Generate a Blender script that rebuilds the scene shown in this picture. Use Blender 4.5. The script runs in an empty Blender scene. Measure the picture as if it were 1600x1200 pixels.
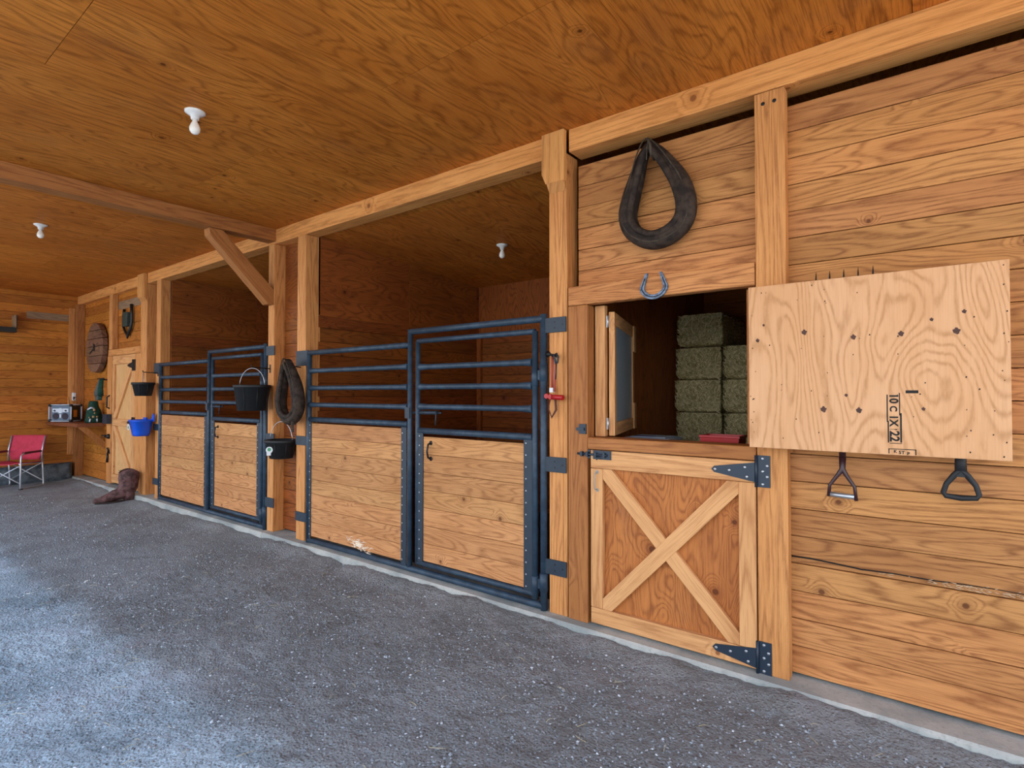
import bpy, math, random
from mathutils import Vector, Matrix, noise as mnoise
R = math.radians
random.seed(7)
SC = bpy.context.scene
COL = SC.collection

# ------------------------------------------------------------------ camera, world, exposure
cd = bpy.data.cameras.new('camera'); cam = bpy.data.objects.new('camera', cd); COL.objects.link(cam)
cd.sensor_width = 36; cd.lens = 857.6 / 1600 * 36; cd.clip_start = 0.05; cd.clip_end = 200
cam.location = (0, -3.083, 1.456); cam.rotation_euler = (R(91.015), 0, R(37.38))
SC.camera = cam
W = bpy.data.worlds.new('sky'); SC.world = W; W.use_nodes = True
wn = W.node_tree.nodes; wl = W.node_tree.links
bg = wn['Background']
tc = wn.new('ShaderNodeTexCoord'); sep = wn.new('ShaderNodeSeparateXYZ'); rp = wn.new('ShaderNodeValToRGB')
wl.new(tc.outputs['Generated'], sep.inputs[0]); wl.new(sep.outputs['Z'], rp.inputs[0]); wl.new(rp.outputs[0], bg.inputs[0])
rp.color_ramp.elements[0].color = (1.0, 1.0, 1.0, 1); rp.color_ramp.elements[1].color = (0.36, 0.56, 0.86, 1)
rp.color_ramp.elements[1].position = 0.7
bg.inputs[1].default_value = 1.7
sd = bpy.data.lights.new('sun', 'SUN'); so = bpy.data.objects.new('sun', sd); COL.objects.link(so)
sd.energy = 4.5; sd.angle = R(1); sd.color = (1, .95, .87); so.rotation_euler = (R(-38), 0, 0); so.location = (0, 8, 12)
SC.view_settings.view_transform = 'Standard'; SC.view_settings.look = 'None'
SC.view_settings.gamma = 1; SC.view_settings.exposure = 1.15
try: SC.view_settings.use_curve_mapping = False
except Exception: pass
SC.cycles.max_bounces = 10; SC.cycles.diffuse_bounces = 6
try: SC.cycles.use_denoising = True
except Exception: pass

# ------------------------------------------------------------------ materials
def lin(h):
    h = h.lstrip('#'); c = [int(h[i:i+2], 16) / 255 for i in (0, 2, 4)]
    return tuple([x / 12.92 if x <= .04045 else ((x + .055) / 1.055) ** 2.4 for x in c] + [1.0])

class NT:
    def __init__(s, name):
        s.m = bpy.data.materials.new(name); s.m.use_nodes = True
        s.t = s.m.node_tree; s.p = s.t.nodes['Principled BSDF']
    def n(s, typ, **kw):
        x = s.t.nodes.new('ShaderNode' + typ)
        for k, v in kw.items(): setattr(x, k, v)
        return x
    def l(s, a, b): s.t.links.new(a, b)
    def math(s, op, a, b=None, c=None, clamp=False):
        x = s.n('Math', operation=op); x.use_clamp = clamp
        for i, v in enumerate((a, b, c)):
            if v is None: continue
            if hasattr(v, 'links'): s.l(v, x.inputs[i])
            else: x.inputs[i].default_value = v
        return x.outputs[0]
    def comb(s, a, b, c):
        x = s.n('CombineXYZ')
        for i, v in enumerate((a, b, c)):
            if hasattr(v, 'links'): s.l(v, x.inputs[i])
            else: x.inputs[i].default_value = v
        return x.outputs[0]
    def noise(s, vec, scale=1, detail=2, rough=.5, dist=0):
        x = s.n('TexNoise'); s.l(vec, x.inputs['Vector']); x.inputs['Scale'].default_value = scale
        x.inputs['Detail'].default_value = detail; x.inputs['Roughness'].default_value = rough
        x.inputs['Distortion'].default_value = dist; return x.outputs['Fac']
    def mix(s, f, a, b, bt='MIX'):
        x = s.n('Mix', data_type='RGBA', blend_type=bt)
        for i, v in ((0, f), (6, a), (7, b)):
            if hasattr(v, 'links'): s.l(v, x.inputs[i])
            else: x.inputs[i].default_value = v
        return x.outputs[2]
    def rng(s, v, a, b, c=0., d=1., smooth=True):
        x = s.n('MapRange'); x.interpolation_type = 'SMOOTHSTEP' if smooth else 'LINEAR'
        s.l(v, x.inputs[0])
        for i, q in zip((1, 2, 3, 4), (a, b, c, d)): x.inputs[i].default_value = q
        return x.outputs[0]
    def bump(s, h, st, dist=.002):
        x = s.n('Bump'); s.l(h, x.inputs['Height']); x.inputs['Strength'].default_value = st
        x.inputs['Distance'].default_value = dist; s.l(x.outputs[0], s.p.inputs['Normal'])

def wood(name, light, mid, dark, rings=9, su=.9, sv=7, knots=.5, kscale=2.2, var=.22, ring_amt=.5, rough=.62, stain=.0, hue=.004, blot=.7, fibre=.45, spec=.25):
    m = NT(name); uv = m.n('UVMap'); uv.uv_map = 'UVMap'
    sp = m.n('SeparateXYZ'); m.l(uv.outputs[0], sp.inputs[0]); u, v = sp.outputs[0], sp.outputs[1]
    rn = m.n('NewGeometry').outputs['Random Per Island']
    r1 = m.math('MULTIPLY', rn, 91.7); r2 = m.math('FRACT', m.math('MULTIPLY', rn, 13.37)); r3 = m.math('FRACT', m.math('MULTIPLY', rn, 57.31))
    base = m.noise(m.comb(m.math('MULTIPLY', u, su), m.math('MULTIPLY', v, sv), r1), 1, 1.5, .45, .35)
    vo = m.n('TexVoronoi', voronoi_dimensions='2D', feature='F1'); vo.inputs['Scale'].default_value = kscale
    m.l(m.comb(m.math('ADD', u, r1), m.math('ADD', v, m.math('MULTIPLY', r1, .73)), 0), vo.inputs['Vector'])
    d = m.math('DIVIDE', vo.outputs['Distance'], kscale)
    ks = m.n('SeparateXYZ'); m.l(vo.outputs['Color'], ks.inputs[0])
    on = m.math('GREATER_THAN', ks.outputs[0], 1 - knots)
    d = m.math('MULTIPLY', d, m.rng(ks.outputs[1], 0, 1, .8, 1.9, False))
    bulge = m.math('MULTIPLY', m.rng(d, 0, .11, 1, 0), on)
    fine = m.noise(m.comb(m.math('MULTIPLY', u, 6), m.math('MULTIPLY', v, 26), r1), 1, 4, .6)
    nn = m.math('ADD', m.math('ADD', base, m.math('MULTIPLY', bulge, .2)), m.math('MULTIPLY', fine, .035))
    ring = m.math('MULTIPLY_ADD', m.math('SINE', m.math('MULTIPLY', nn, rings * 1.7 * 6.283)), .5, .5)
    ring = m.math('POWER', ring, 3.0)
    wob = m.noise(m.comb(m.math('MULTIPLY', u, 9), m.math('MULTIPLY', v, 40), r1), 1, 4, .7)
    ring = m.math('MULTIPLY', ring, m.rng(wob, .3, .62, .35, 1.15))
    fib = m.noise(m.comb(m.math('MULTIPLY', u, 5), m.math('MULTIPLY', v, 170), r1), 1, 3, .7)
    blo = m.noise(m.comb(m.math('MULTIPLY', u, 1.1), m.math('MULTIPLY', v, 3.4), m.math('ADD', r1, 9)), 1, 4, .6)
    c = m.mix(m.rng(blo, .3, .7, 0, blot), light, mid)
    c = m.mix(m.math('MULTIPLY', ring, ring_amt), c, dark)
    c = m.mix(m.math('MULTIPLY', m.rng(fib, .42, .72), fibre), c, dark)
    kn = m.math('MULTIPLY', m.rng(d, .012, .022, 1, 0), on)
    kc = (dark[0] * .42, dark[1] * .36, dark[2] * .4, 1)
    c = m.mix(m.math('MULTIPLY', kn, .85), c, kc)
    halo = m.math('MULTIPLY', m.rng(d, .02, .06, .35, 0), on)
    c = m.mix(halo, c, dark)
    if stain:
        st = m.noise(m.comb(m.math('MULTIPLY', u, 2.2), m.math('MULTIPLY', v, 2.6), m.math('ADD', r1, 31)), 1, 5, .65)
        c = m.mix(m.rng(st, .5, .72, 0, stain), c, (.09, .06, .045, 1))
    h = m.n('HueSaturation'); m.l(c, h.inputs['Color'])
    m.l(m.math('MULTIPLY_ADD', r2, var * 2, 1 - var), h.inputs['Value'])
    m.l(m.math('MULTIPLY_ADD', r3, hue * 2, .5 - hue), h.inputs['Hue'])
    h.inputs['Saturation'].default_value = 1.0
    m.l(h.outputs[0], m.p.inputs['Base Color']); m.p.inputs['Roughness'].default_value = rough
    m.p.inputs['Specular IOR Level'].default_value = spec
    m.bump(m.math('ADD', m.math('MULTIPLY', ring, .5), m.math('MULTIPLY', fib, .8)), .35, .0012)
    return m.m

def plain(name, col, rough=.5, metal=0, var=.0, nscale=30, bump=0, spec=.5, col2=None):
    m = NT(name); c = lin(col) if isinstance(col, str) else col
    if var or col2:
        t = m.n('TexCoord').outputs['Object']; f = m.noise(t, nscale, 4, .6)
        c2 = lin(col2) if col2 else tuple([x * (1 - var) for x in c[:3]] + [1])
        m.l(m.mix(m.rng(f, .38, .66), c, c2), m.p.inputs['Base Color'])
        if bump: m.bump(f, bump, .004)
    else: m.p.inputs['Base Color'].default_value = c
    m.p.inputs['Roughness'].default_value = rough; m.p.inputs['Metallic'].default_value = metal
    m.p.inputs['Specular IOR Level'].default_value = spec
    return m.m

M = {}
M['cedar'] = wood('cedar_siding', lin('#c58b53'), lin('#a86f3d'), lin('#74411e'), var=.2, knots=.35, ring_amt=.6)
M['cedar_left'] = wood('cedar_siding_orange', lin('#c07a30'), lin('#a35f1e'), lin('#6e350e'), var=.22, knots=.35)
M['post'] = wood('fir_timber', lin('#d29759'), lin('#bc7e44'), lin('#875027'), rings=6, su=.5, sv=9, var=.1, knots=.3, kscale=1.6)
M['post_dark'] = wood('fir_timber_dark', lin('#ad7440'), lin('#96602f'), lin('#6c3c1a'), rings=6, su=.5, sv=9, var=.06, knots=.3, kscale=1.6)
M['beam'] = wood('fir_beam', lin('#e2a35e'), lin('#d18e4a'), lin('#9c602b'), rings=6, su=.4, sv=8, var=.05, knots=.45, kscale=1.8)
M['pine'] = wood('pine_board', lin('#d6a36c'), lin('#c38e58'), lin('#965f34'), rings=5, su=.6, sv=8, var=.07, knots=.4)
M['door_ply'] = wood('fir_door_plywood', lin('#b9753c'), lin('#9c5c2c'), lin('#6b3515'), rings=13, su=1.5, sv=4.5, var=.02, knots=.7, kscale=3, stain=.35)
M['pale_ply'] = wood('pale_plywood', lin('#d4a67a'), lin('#cb9968'), lin('#a0703f'), rings=14, su=1.1, sv=3.6, var=.02, knots=0, ring_amt=.5, fibre=.2)
M['light_ply'] = wood('light_door_plywood', lin('#d8ad78'), lin('#cc9d66'), lin('#a97842'), rings=8, su=1., sv=4, var=.02, knots=0, ring_amt=.3)
M['ceil'] = wood('ceiling_plywood', lin('#d08136'), lin('#b66724'), lin('#6c350e'), rings=8, su=1.1, sv=4.2, var=.07, knots=.35, kscale=1.5, ring_amt=.45, rough=.55, stain=.15, fibre=.6, spec=.1, hue=.003)
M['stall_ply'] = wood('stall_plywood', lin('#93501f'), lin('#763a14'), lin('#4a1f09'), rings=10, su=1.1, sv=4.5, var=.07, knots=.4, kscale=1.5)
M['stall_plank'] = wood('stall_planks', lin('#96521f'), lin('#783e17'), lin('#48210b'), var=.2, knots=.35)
M['gate_wood'] = wood('gate_boards', lin('#cb9460'), lin('#b47b48'), lin('#7a4622'), var=.14, knots=.3, ring_amt=.5)
M['grey_wood'] = wood('weathered_board', lin('#9a8064'), lin('#86705a'), lin('#5c4a38'), var=.05, knots=.2)
M['wheel_wood'] = wood('weathered_slab', lin('#8a6650'), lin('#73523f'), lin('#402a1e'), rings=8, sv=6, var=.12, knots=.6, stain=.5, ring_amt=.7)
M['reclaim'] = wood('dark_shelf_board', lin('#8a5434'), lin('#744328'), lin('#452313'), var=.05, knots=.3)
M['steel'] = plain('dark_blue_painted_steel', '#243545', .5, 0, .35, 14, .05, .4, '#314557')
M['steel_flat'] = plain('dark_blue_plate', '#1d2d3c', .55, 0, .2, 20)
M['black_iron'] = plain('black_iron', '#15171a', .45, .3)
M['hinge'] = plain('black_powder_coat', '#1b2a3a', .45, .1)
M['zinc'] = plain('zinc_screw', '#aeb4ba', .35, .8)
M['rubber'] = plain('black_rubber', '#16191d', .62, 0, .25, 18, .1)
M['blue'] = plain('blue_plastic', '#0f53cf', .38)
M['wire'] = plain('galvanised_wire', '#b4b8bd', .35, .8)
M['galv'] = plain('galvanised_sheet', '#6f7c86', .5, .55, .3, 9, 0, .5, '#48535c')
M['leather'] = plain('old_dark_leather', '#211a17', .75, 0, .4, 16, .5, .25, '#3f332b')
M['leather_in'] = plain('worn_collar_lining', '#3d342c', .8, 0, .4, 30, .3, .2, '#4e453a')
M['boot'] = plain('worn_brown_leather', '#6a4a48', .62, 0, .4, 14, .35, .3, '#3c2524')
M['sole'] = plain('dark_boot_sole', '#2a1f1c', .8)
M['shoe_steel'] = plain('blue_grey_steel', '#6b7c93', .45, .5, .35, 40, .1, .5, '#3c4757')
M['red'] = plain('red_plastic', '#a30f14', .4)
M['redstrap'] = plain('faded_red_strap', '#a34a3c', .7)
M['darkstrap'] = plain('dark_brown_strap', '#50271c', .7)
M['pink'] = plain('red_canvas', '#b93b4f', .85, 0, .15, 12, .1, .2)
M['darkred'] = plain('dark_red_canvas', '#5e151f', .85)
M['alu'] = plain('aluminium_tube', '#b3bac2', .35, .7)
M['porcelain'] = plain('white_porcelain', '#dedfe0', .3)
M['bulb'] = plain('white_bulb_glass', '#ecebe6', .2)
M['white_plastic'] = plain('white_plastic', '#c9cdd2', .4)
M['grey_plastic'] = plain('blue_grey_plastic', '#4d6076', .45)
M['silver'] = plain('silver_plastic', '#b9c4d2', .35)
M['black_plastic'] = plain('black_plastic', '#0d1014', .4)
M['orange'] = plain('orange_panel', '#b8701c', .5)
M['green'] = plain('dark_green_canvas', '#0f3f30', .75, 0, .5, 25, .3, .3, '#06201a')
M['tan'] = plain('tan_leather', '#a88a5e', .7)
M['grey_glove'] = plain('grey_knit', '#4b514e', .9)
M['dark_void'] = plain('dark_gap_fill', '#0d0a08', .9)  # near-black, fills board gaps, the split and the hub hole
M['tote'] = plain('white_lid_plastic', '#8f9aa6', .45)
M['label_green'] = plain('green_print', '#3f8a5e', .5)
M['ink'] = plain('black_stencil_ink', '#141414', .8)
M['knot'] = plain('dark_knot', '#4a2416', .6, 0, .4, 60)
M['nail'] = plain('dark_nail_hole', '#2a160c', .7)
M['fork'] = plain('dark_maroon_paint', '#331a1e', .4)
M['straw'] = plain('dry_straw', '#c9bd97', .8)
M['chip'] = plain('bare_splintered_wood', '#efdcc4', .8)
M['splinter'] = plain('dull_splinters', '#c9ab88', .85)
M['plasticwire'] = plain('grey_cord', '#9b968c', .7)

def mk_concrete():
    m = NT('pale_concrete'); t = m.n('TexCoord').outputs['Object']
    a = m.noise(t, 3, 6, .6); b = m.noise(t, 60, 4, .6)
    c = m.mix(m.rng(a, .35, .65), lin('#b3b4ae'), lin('#8e9492')); c = m.mix(m.rng(b, .5, .75, 0, .4), c, lin('#6e6f6b'))
    m.l(c, m.p.inputs['Base Color']); m.p.inputs['Roughness'].default_value = .85; m.bump(b, .5, .004); return m.m
M['concrete'] = mk_concrete()
def mk_gravel():
    m = NT('crushed_gravel'); t = m.n('TexCoord').outputs['Object']
    a = m.noise(t, 1.3, 6, .62, .4); b = m.noise(t, 9, 6, .7); f = m.noise(t, 85, 5, .75)
    vo = m.n('TexVoronoi', feature='F1'); vo.inputs['Scale'].default_value = 62; m.l(t, vo.inputs['Vector'])
    vs = m.n('SeparateXYZ'); m.l(vo.outputs['Color'], vs.inputs[0])
    sp = m.n('SeparateXYZ'); m.l(t, sp.inputs[0])
    c = m.mix(m.rng(a, .42, .60), lin('#adc0cc'), lin('#cbdde9'))
    c = m.mix(m.rng(b, .5, .72, 0, .5), c, lin('#7b8c97'))
    c = m.mix(m.rng(f, .36, .5, .8, 0), c, lin('#42505a'))
    c = m.mix(m.math('MULTIPLY', m.rng(vs.outputs[0], .78, .98, 0, .8), m.rng(vo.outputs['Distance'], .2, .5, 1, 0)), c, lin('#d2dae2'))
    pt = m.noise(t, 2.1, 5, .62, .6); c = m.mix(m.rng(pt, .55, .66, 0, .6), c, lin('#c4cfdd')); c = m.mix(m.rng(pt, .46, .34, 0, .4), c, lin('#64737b'))
    # brownish tint that grows towards the kerb
    edge = m.rng(m.math('ADD', sp.outputs[1], m.math('MULTIPLY', m.noise(t, 3.5, 4, .6), .35)), -.16, .10, 0, .6)
    c = m.mix(edge, c, lin('#7d7267'))
    m.l(c, m.p.inputs['Base Color']); m.p.inputs['Roughness'].default_value = .95; m.p.inputs['Specular IOR Level'].default_value = .2
    h = m.math('ADD', m.math('MULTIPLY', f, .7), m.math('MULTIPLY', m.rng(vo.outputs['Distance'], 0, .6, 1, 0), .5))
    h = m.math('ADD', h, m.math('MULTIPLY', b, 1.2)); m.bump(h, 1.0, .022)
    return m.m
M['gravel'] = mk_gravel()
def mk_stone():
    m = NT('small_stones'); rn = m.n('NewGeometry').outputs['Random Per Island']
    r = m.n('ValToRGB'); m.l(rn, r.inputs[0]); e = r.color_ramp.elements
    e[0].color = lin('#6f777f'); e[1].color = lin('#cdd4dc'); x = r.color_ramp.elements.new(.85); x.color = lin('#a2aab3')
    m.l(r.outputs[0], m.p.inputs['Base Color']); m.p.inputs['Roughness'].default_value = .85; return m.m
M['stone'] = mk_stone()
def mk_hay():
    m = NT('green_hay'); t = m.n('TexCoord').outputs['Object']
    mp = m.n('Mapping'); m.l(t, mp.inputs[0]); mp.inputs['Scale'].default_value = (40, 12, 90); mp.inputs['Rotation'].default_value = (0, .5, 0)
    a = m.noise(mp.outputs[0], 1, 5, .7, .5); b = m.noise(t, 6, 4, .6)
    c = m.mix(m.rng(a, .35, .65), lin('#837343'), lin('#d8c488')); c = m.mix(m.rng(b, .4, .7, 0, .6), c, lin('#6a6234'))
    m.l(c, m.p.inputs['Base Color']); m.p.inputs['Roughness'].default_value = .9; m.bump(a, 1, .02); return m.m
M['hay'] = mk_hay()
def mk_hs():
    m = NT('hay_stems'); rn = m.n('NewGeometry').outputs['Random Per Island']
    r = m.n('ValToRGB'); m.l(rn, r.inputs[0]); e = r.color_ramp.elements
    e[0].color = lin('#857a44'); e[1].color = lin('#f2e4b4'); m.l(r.outputs[0], m.p.inputs['Base Color']); m.p.inputs['Roughness'].default_value = .9; return m.m
M['stems'] = mk_hs()
def mk_glass():
    m = NT('sky_tinted_glass'); t = m.n('TexCoord').outputs['Object']
    a = m.noise(t, 6, 5, .6)
    m.l(m.mix(m.rng(a, .4, .7), lin('#8497a8'), lin('#8c9eae')), m.p.inputs['Base Color'])  # reflection of the outside sky put into the base colour
    m.l(m.rng(a, .3, .7, .28, .34), m.p.inputs['Roughness']); m.p.inputs['Transmission Weight'].default_value = .12
    m.p.inputs['Specular IOR Level'].default_value = .7; return m.m
M['glass'] = mk_glass()

# ------------------------------------------------------------------ mesh builder
class MB:
    def __init__(s): s.v = []; s.f = []; s.uv = []; s.mi = []; s.sm = []; s.X = Matrix.Identity(4)
    def vert(s, p): s.v.append(tuple(s.X @ Vector(p))); return len(s.v) - 1
    def face(s, idx, uv, mi=0, sm=False): s.f.append(idx); s.uv.append(uv); s.mi.append(mi); s.sm.append(sm)
    def box(s, lo, hi, along=None, mi=0):
        d = [hi[i] - lo[i] for i in range(3)]
        if along is None: along = max(range(3), key=lambda i: d[i])
        b = len(s.v); off = random.random() * 7
        P = [(x, y, z) for z in (lo[2], hi[2]) for y in (lo[1], hi[1]) for x in (lo[0], hi[0])]
        for p in P: s.vert(p)
        F = [((0, 2, 3, 1), 2), ((4, 5, 7, 6), 2), ((0, 1, 5, 4), 1), ((2, 6, 7, 3), 1), ((0, 4, 6, 2), 0), ((1, 3, 7, 5), 0)]
        for ids, ax in F:
            o = [i for i in range(3) if i != ax]
            if ax == along: ua, va = o[0], o[1]; us = 6.
            else: ua = along; va = [i for i in o if i != along][0]; us = 1.
            s.face([b + i for i in ids], [((P[i][ua] - lo[ua]) * us + off, P[i][va] - lo[va] + (ax * .31)) for i in ids], mi)
        return s
    def prism(s, poly, plane, a, b, mi=0, along=0):
        # poly: 2D outline; plane 'XZ' extruded y a..b, 'XY' extruded z, 'YZ' extruded x
        def P(q, t): return {'XZ': (q[0], t, q[1]), 'XY': (q[0], q[1], t), 'YZ': (t, q[0], q[1])}[plane]
        n = len(poly); i0 = [s.vert(P(q, a)) for q in poly]; i1 = [s.vert(P(q, b)) for q in poly]
        uvf = lambda q: (q[along], q[1 - along])
        s.face(i0, [uvf(q) for q in poly], mi); s.face(i1[::-1], [uvf(q) for q in poly[::-1]], mi)
        for k in range(n):
            j = (k + 1) % n; q, r = poly[k], poly[j]
            s.face([i0[k], i1[k], i1[j], i0[j]], [(q[along], q[1 - along]), (q[along], q[1 - along] + b - a), (r[along], r[1 - along] + b - a), (r[along], r[1 - along])], mi)
        return s
    def tube(s, pts, r, seg=10, closed=False, mi=0, flat=(1, 1), up=None, caps=True):
        pts = [Vector(p) for p in pts]; n = len(pts)
        rs = r if isinstance(r, (list, tuple)) else [r] * n
        rings = []; prev = None; L = 0; Ls = []
        for i, p in enumerate(pts):
            a = pts[(i - 1) % n] if (closed or i) else p; c = pts[(i + 1) % n] if (closed or i < n - 1) else p
            t = (c - a).normalized()
            if up is not None: nrm = Vector(up) - t * t.dot(Vector(up))
            elif prev is None:
                nrm = t.orthogonal()
            else: nrm = prev - t * t.dot(prev)
            nrm.normalize(); prev = nrm; bi = t.cross(nrm)
            if i: L += (p - pts[i - 1]).length
            Ls.append(L)
            rings.append([s.vert(p + nrm * math.cos(k / seg * 6.2832) * rs[i] * flat[0] + bi * math.sin(k / seg * 6.2832) * rs[i] * flat[1]) for k in range(seg)])
        for i in range(n if closed else n - 1):
            A, B = rings[i], rings[(i + 1) % n]; l0 = Ls[i]; l1 = Ls[(i + 1) % n] if i < n - 1 else L + .1
            for k in range(seg):
                j = (k + 1) % seg
                s.face([A[k], A[j], B[j], B[k]], [(l0, k / seg * .2), (l0, (k + 1) / seg * .2), (l1, (k + 1) / seg * .2), (l1, k / seg * .2)], mi, True)
        if not closed and caps:
            s.face(rings[0][::-1], [(0, 0)] * seg, mi); s.face(rings[-1], [(0, 0)] * seg, mi)
        return s
    def lathe(s, prof, c=(0, 0, 0), axis='Z', seg=24, mi=0, sx=1, sy=1, smooth=True):
        rings = []
        for r, z in prof:
            ring = []
            for k in range(seg):
                a = k / seg * 6.28318; x, y = r * math.cos(a) * sx, r * math.sin(a) * sy
                p = {'Z': (x, y, z), 'Y': (x, -z, y), 'X': (z, x, y)}[axis]
                ring.append(s.vert((c[0] + p[0], c[1] + p[1], c[2] + p[2])))
            rings.append(ring)
        for i in range(len(prof) - 1):
            A, B = rings[i], rings[i + 1]
            for k in range(seg):
                j = (k + 1) % seg
                s.face([A[k], A[j], B[j], B[k]], [(k / seg, prof[i][1]), ((k + 1) / seg, prof[i][1]), ((k + 1) / seg, prof[i + 1][1]), (k / seg, prof[i + 1][1])], mi, smooth)
        for ring, fl in ((rings[0], True), (rings[-1], False)):
            s.face(ring[::-1] if fl else ring, [(0, 0)] * seg, mi)
        return s
    def loft(s, rings, mi=0, closed_caps=True, smooth=True):
        R_ = [[s.vert(p) for p in r] for r in rings]; n = len(rings[0])
        for i in range(len(R_) - 1):
            for k in range(n):
                j = (k + 1) % n
                s.face([R_[i][k], R_[i][j], R_[i + 1][j], R_[i + 1][k]], [(k / n, i), ((k + 1) / n, i), ((k + 1) / n, i + 1), (k / n, i + 1)], mi, smooth)
        if closed_caps: s.face(R_[0][::-1], [(0, 0)] * n, mi); s.face(R_[-1], [(0, 0)] * n, mi)
        return s
    def build(s, name, mats, parent=None, world=True, bevel=0, flatroot=True):
        if not isinstance(mats, (list, tuple)): mats = [mats]
        root = parent
        off = Vector((0, 0, 0))
        if parent is not None and world:
            while root.parent: root = root.parent
            off = root.location
        elif parent is None and world:
            xs = [v[0] for v in s.v]; ys = [v[1] for v in s.v]; zs = [v[2] for v in s.v]
            off = Vector(((min(xs) + max(xs)) / 2, (min(ys) + max(ys)) / 2, min(zs)))
        me = bpy.data.meshes.new(name)
        me.from_pydata([tuple(Vector(v) - off) for v in s.v], [], s.f)
        ul = me.uv_layers.new(name='UVMap'); k = 0
        for fi, f in enumerate(s.f):
            for j in range(len(f)): ul.data[k].uv = s.uv[fi][j]; k += 1
        for p, mi, sm in zip(me.polygons, s.mi, s.sm): p.material_index = mi; p.use_smooth = sm
        for m in mats: me.materials.append(m)
        me.update()
        import bmesh
        bm = bmesh.new(); bm.from_mesh(me); bmesh.ops.recalc_face_normals(bm, faces=bm.faces); bm.to_mesh(me); bm.free()
        o = bpy.data.objects.new(name, me); COL.objects.link(o)
        if parent is not None: o.parent = parent
        else: o.location = off
        if bevel:
            b = o.modifiers.new('bevel', 'BEVEL'); b.width = bevel; b.segments = 1; b.limit_method = 'ANGLE'
        return o

def tag(o, label=None, cat=None, group=None, kind=None):
    for k, v in (('label', label), ('category', cat), ('group', group), ('kind', kind)):
        if v: o[k] = v
    return o
def thing(name, loc, label, cat, group=None, rz=0, kind=None):
    o = bpy.data.objects.new(name, None); COL.objects.link(o); o.location = loc; o.rotation_euler = (0, 0, rz)
    o.empty_display_size = .1
    bpy.context.view_layer.update()
    return tag(o, label, cat, group, kind)
def copy_tree(o, parent=None):
    c = o.copy(); COL.objects.link(c); c.parent = parent
    for ch in list(o.children): copy_tree(ch, c)
    return c
def struct(o, label): return tag(o, label, None, None, 'structure')
def one(bx, name, mats, label, cat, group=None, bevel=.003):
    return tag(bx.build(name, mats, bevel=bevel), label, cat, group)

# ------------------------------------------------------------------ ground
def gz(x, y=0):
    t = max(0, min(1, (-2 - x) / 7)); e = max(0, min(1, (-9.6 - x) / 1.8)); e = e * e * (3 - 2 * e)
    return -.045 - .042 * t + .040 * e
def ground():
    m = MB(); xs = []; x = -12.6
    def grid(x0, x1, y0, y1, st, amp):
        nx = int((x1 - x0) / st); ny = int((y1 - y0) / st); ids = []
        for j in range(ny + 1):
            row = []
            for i in range(nx + 1):
                X = x0 + (x1 - x0) * i / nx; Y = y0 + (y1 - y0) * j / ny
                n = mnoise.noise((X * 1.6, Y * 1.6, 0)) * .5 + mnoise.noise((X * 5, Y * 5, 3)) * .3 + mnoise.noise((X * 14, Y * 14, 5)) * .18
                ed = 1
                if st < .02: n += (mnoise.noise((X * 30, Y * 30, 1)) * .3 + mnoise.noise((X * 75, Y * 75, 2)) * .11) * min(1, (X - x0) / .3, (x1 - X) / .3)
                rise = .026 * math.exp(-((Y + .12) / .12) ** 2) * (1 + 1.3 * mnoise.noise((X * 1.3, 0, 9)) + .7 * mnoise.noise((X * 4.7, 0, 4)))
                row.append(m.vert((X, Y, gz(X) + (n * amp * ed if amp else 0) + rise)))
            ids.append(row)
        for j in range(ny):
            for i in range(nx):
                f = [ids[j][i], ids[j][i + 1], ids[j + 1][i + 1], ids[j + 1][i]]
                m.face(f, [(0, 0)] * 4, 0, True)
    grid(-12.3, -5.5, -3.4, 0.1, .04, .026); grid(-5.5, 1.2, -3.4, 0.1, .0145, .026); grid(1.2, 3.2, -3.4, 0.1, .04, .026)
    return m.build('floor', M['gravel'])
fl = struct(ground(), 'grey crushed gravel aisle floor')
m = MB(); m.box((-60, -60, -.5), (60, -3.38, -.12)); struct(m.build('floor', plain('bounce_yard_gravel', '#bdb7aa', .95, 0, .15, 3)), 'unseen gravel yard beyond the open side, paled to bounce light')  # out of view, colour lightened so it bounces light up to the ceiling
m = MB(); m.box((-12.3, .1, -.3), (3.2, 3.0, -.03)); struct(m.build('floor', plain('stall_dirt', '#4d3d2e', .95, 0, .4, 12, .4)), 'dirt floor of the stalls')
# pebbles
m = MB()
def pebble(x, y, z, r):
    a = random.random() * 6.28; ca, sa = math.cos(a), math.sin(a); k = [r * random.uniform(.6, 1.3) for _ in range(6)]
    P = [(k[0], 0, 0), (-k[1], 0, 0), (0, k[2] * .8, 0), (0, -k[3] * .8, 0), (r * .15, 0, k[4] * .6), (0, r * .1, -k[5] * .4)]
    b = [m.vert((x + p[0] * ca - p[1] * sa, y + p[0] * sa + p[1] * ca, z + p[2])) for p in P]
    for f in ((0, 2, 4), (2, 1, 4), (1, 3, 4), (3, 0, 4), (2, 0, 5), (1, 2, 5), (3, 1, 5), (0, 3, 5)):
        m.face([b[i] for i in f], [(0, 0)] * 3)
for i in range(36000):
    t = random.random() ** 1.7; x = .8 - 11.5 * t; y = random.uniform(-3.0, -.09)
    if x < -8.6 and y > -.8: continue
    pebble(x, y, gz(x) + .003 + random.uniform(-.006, .009), random.choice([.003, .0035, .004, .005, .006, .008]) * random.uniform(.8, 1.2) * (1 + t * .5))
tag(m.build('loose_gravel', M['stone']), 'loose small grey stones lying over the gravel aisle floor', 'gravel', None, 'stuff')
m = MB()
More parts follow.
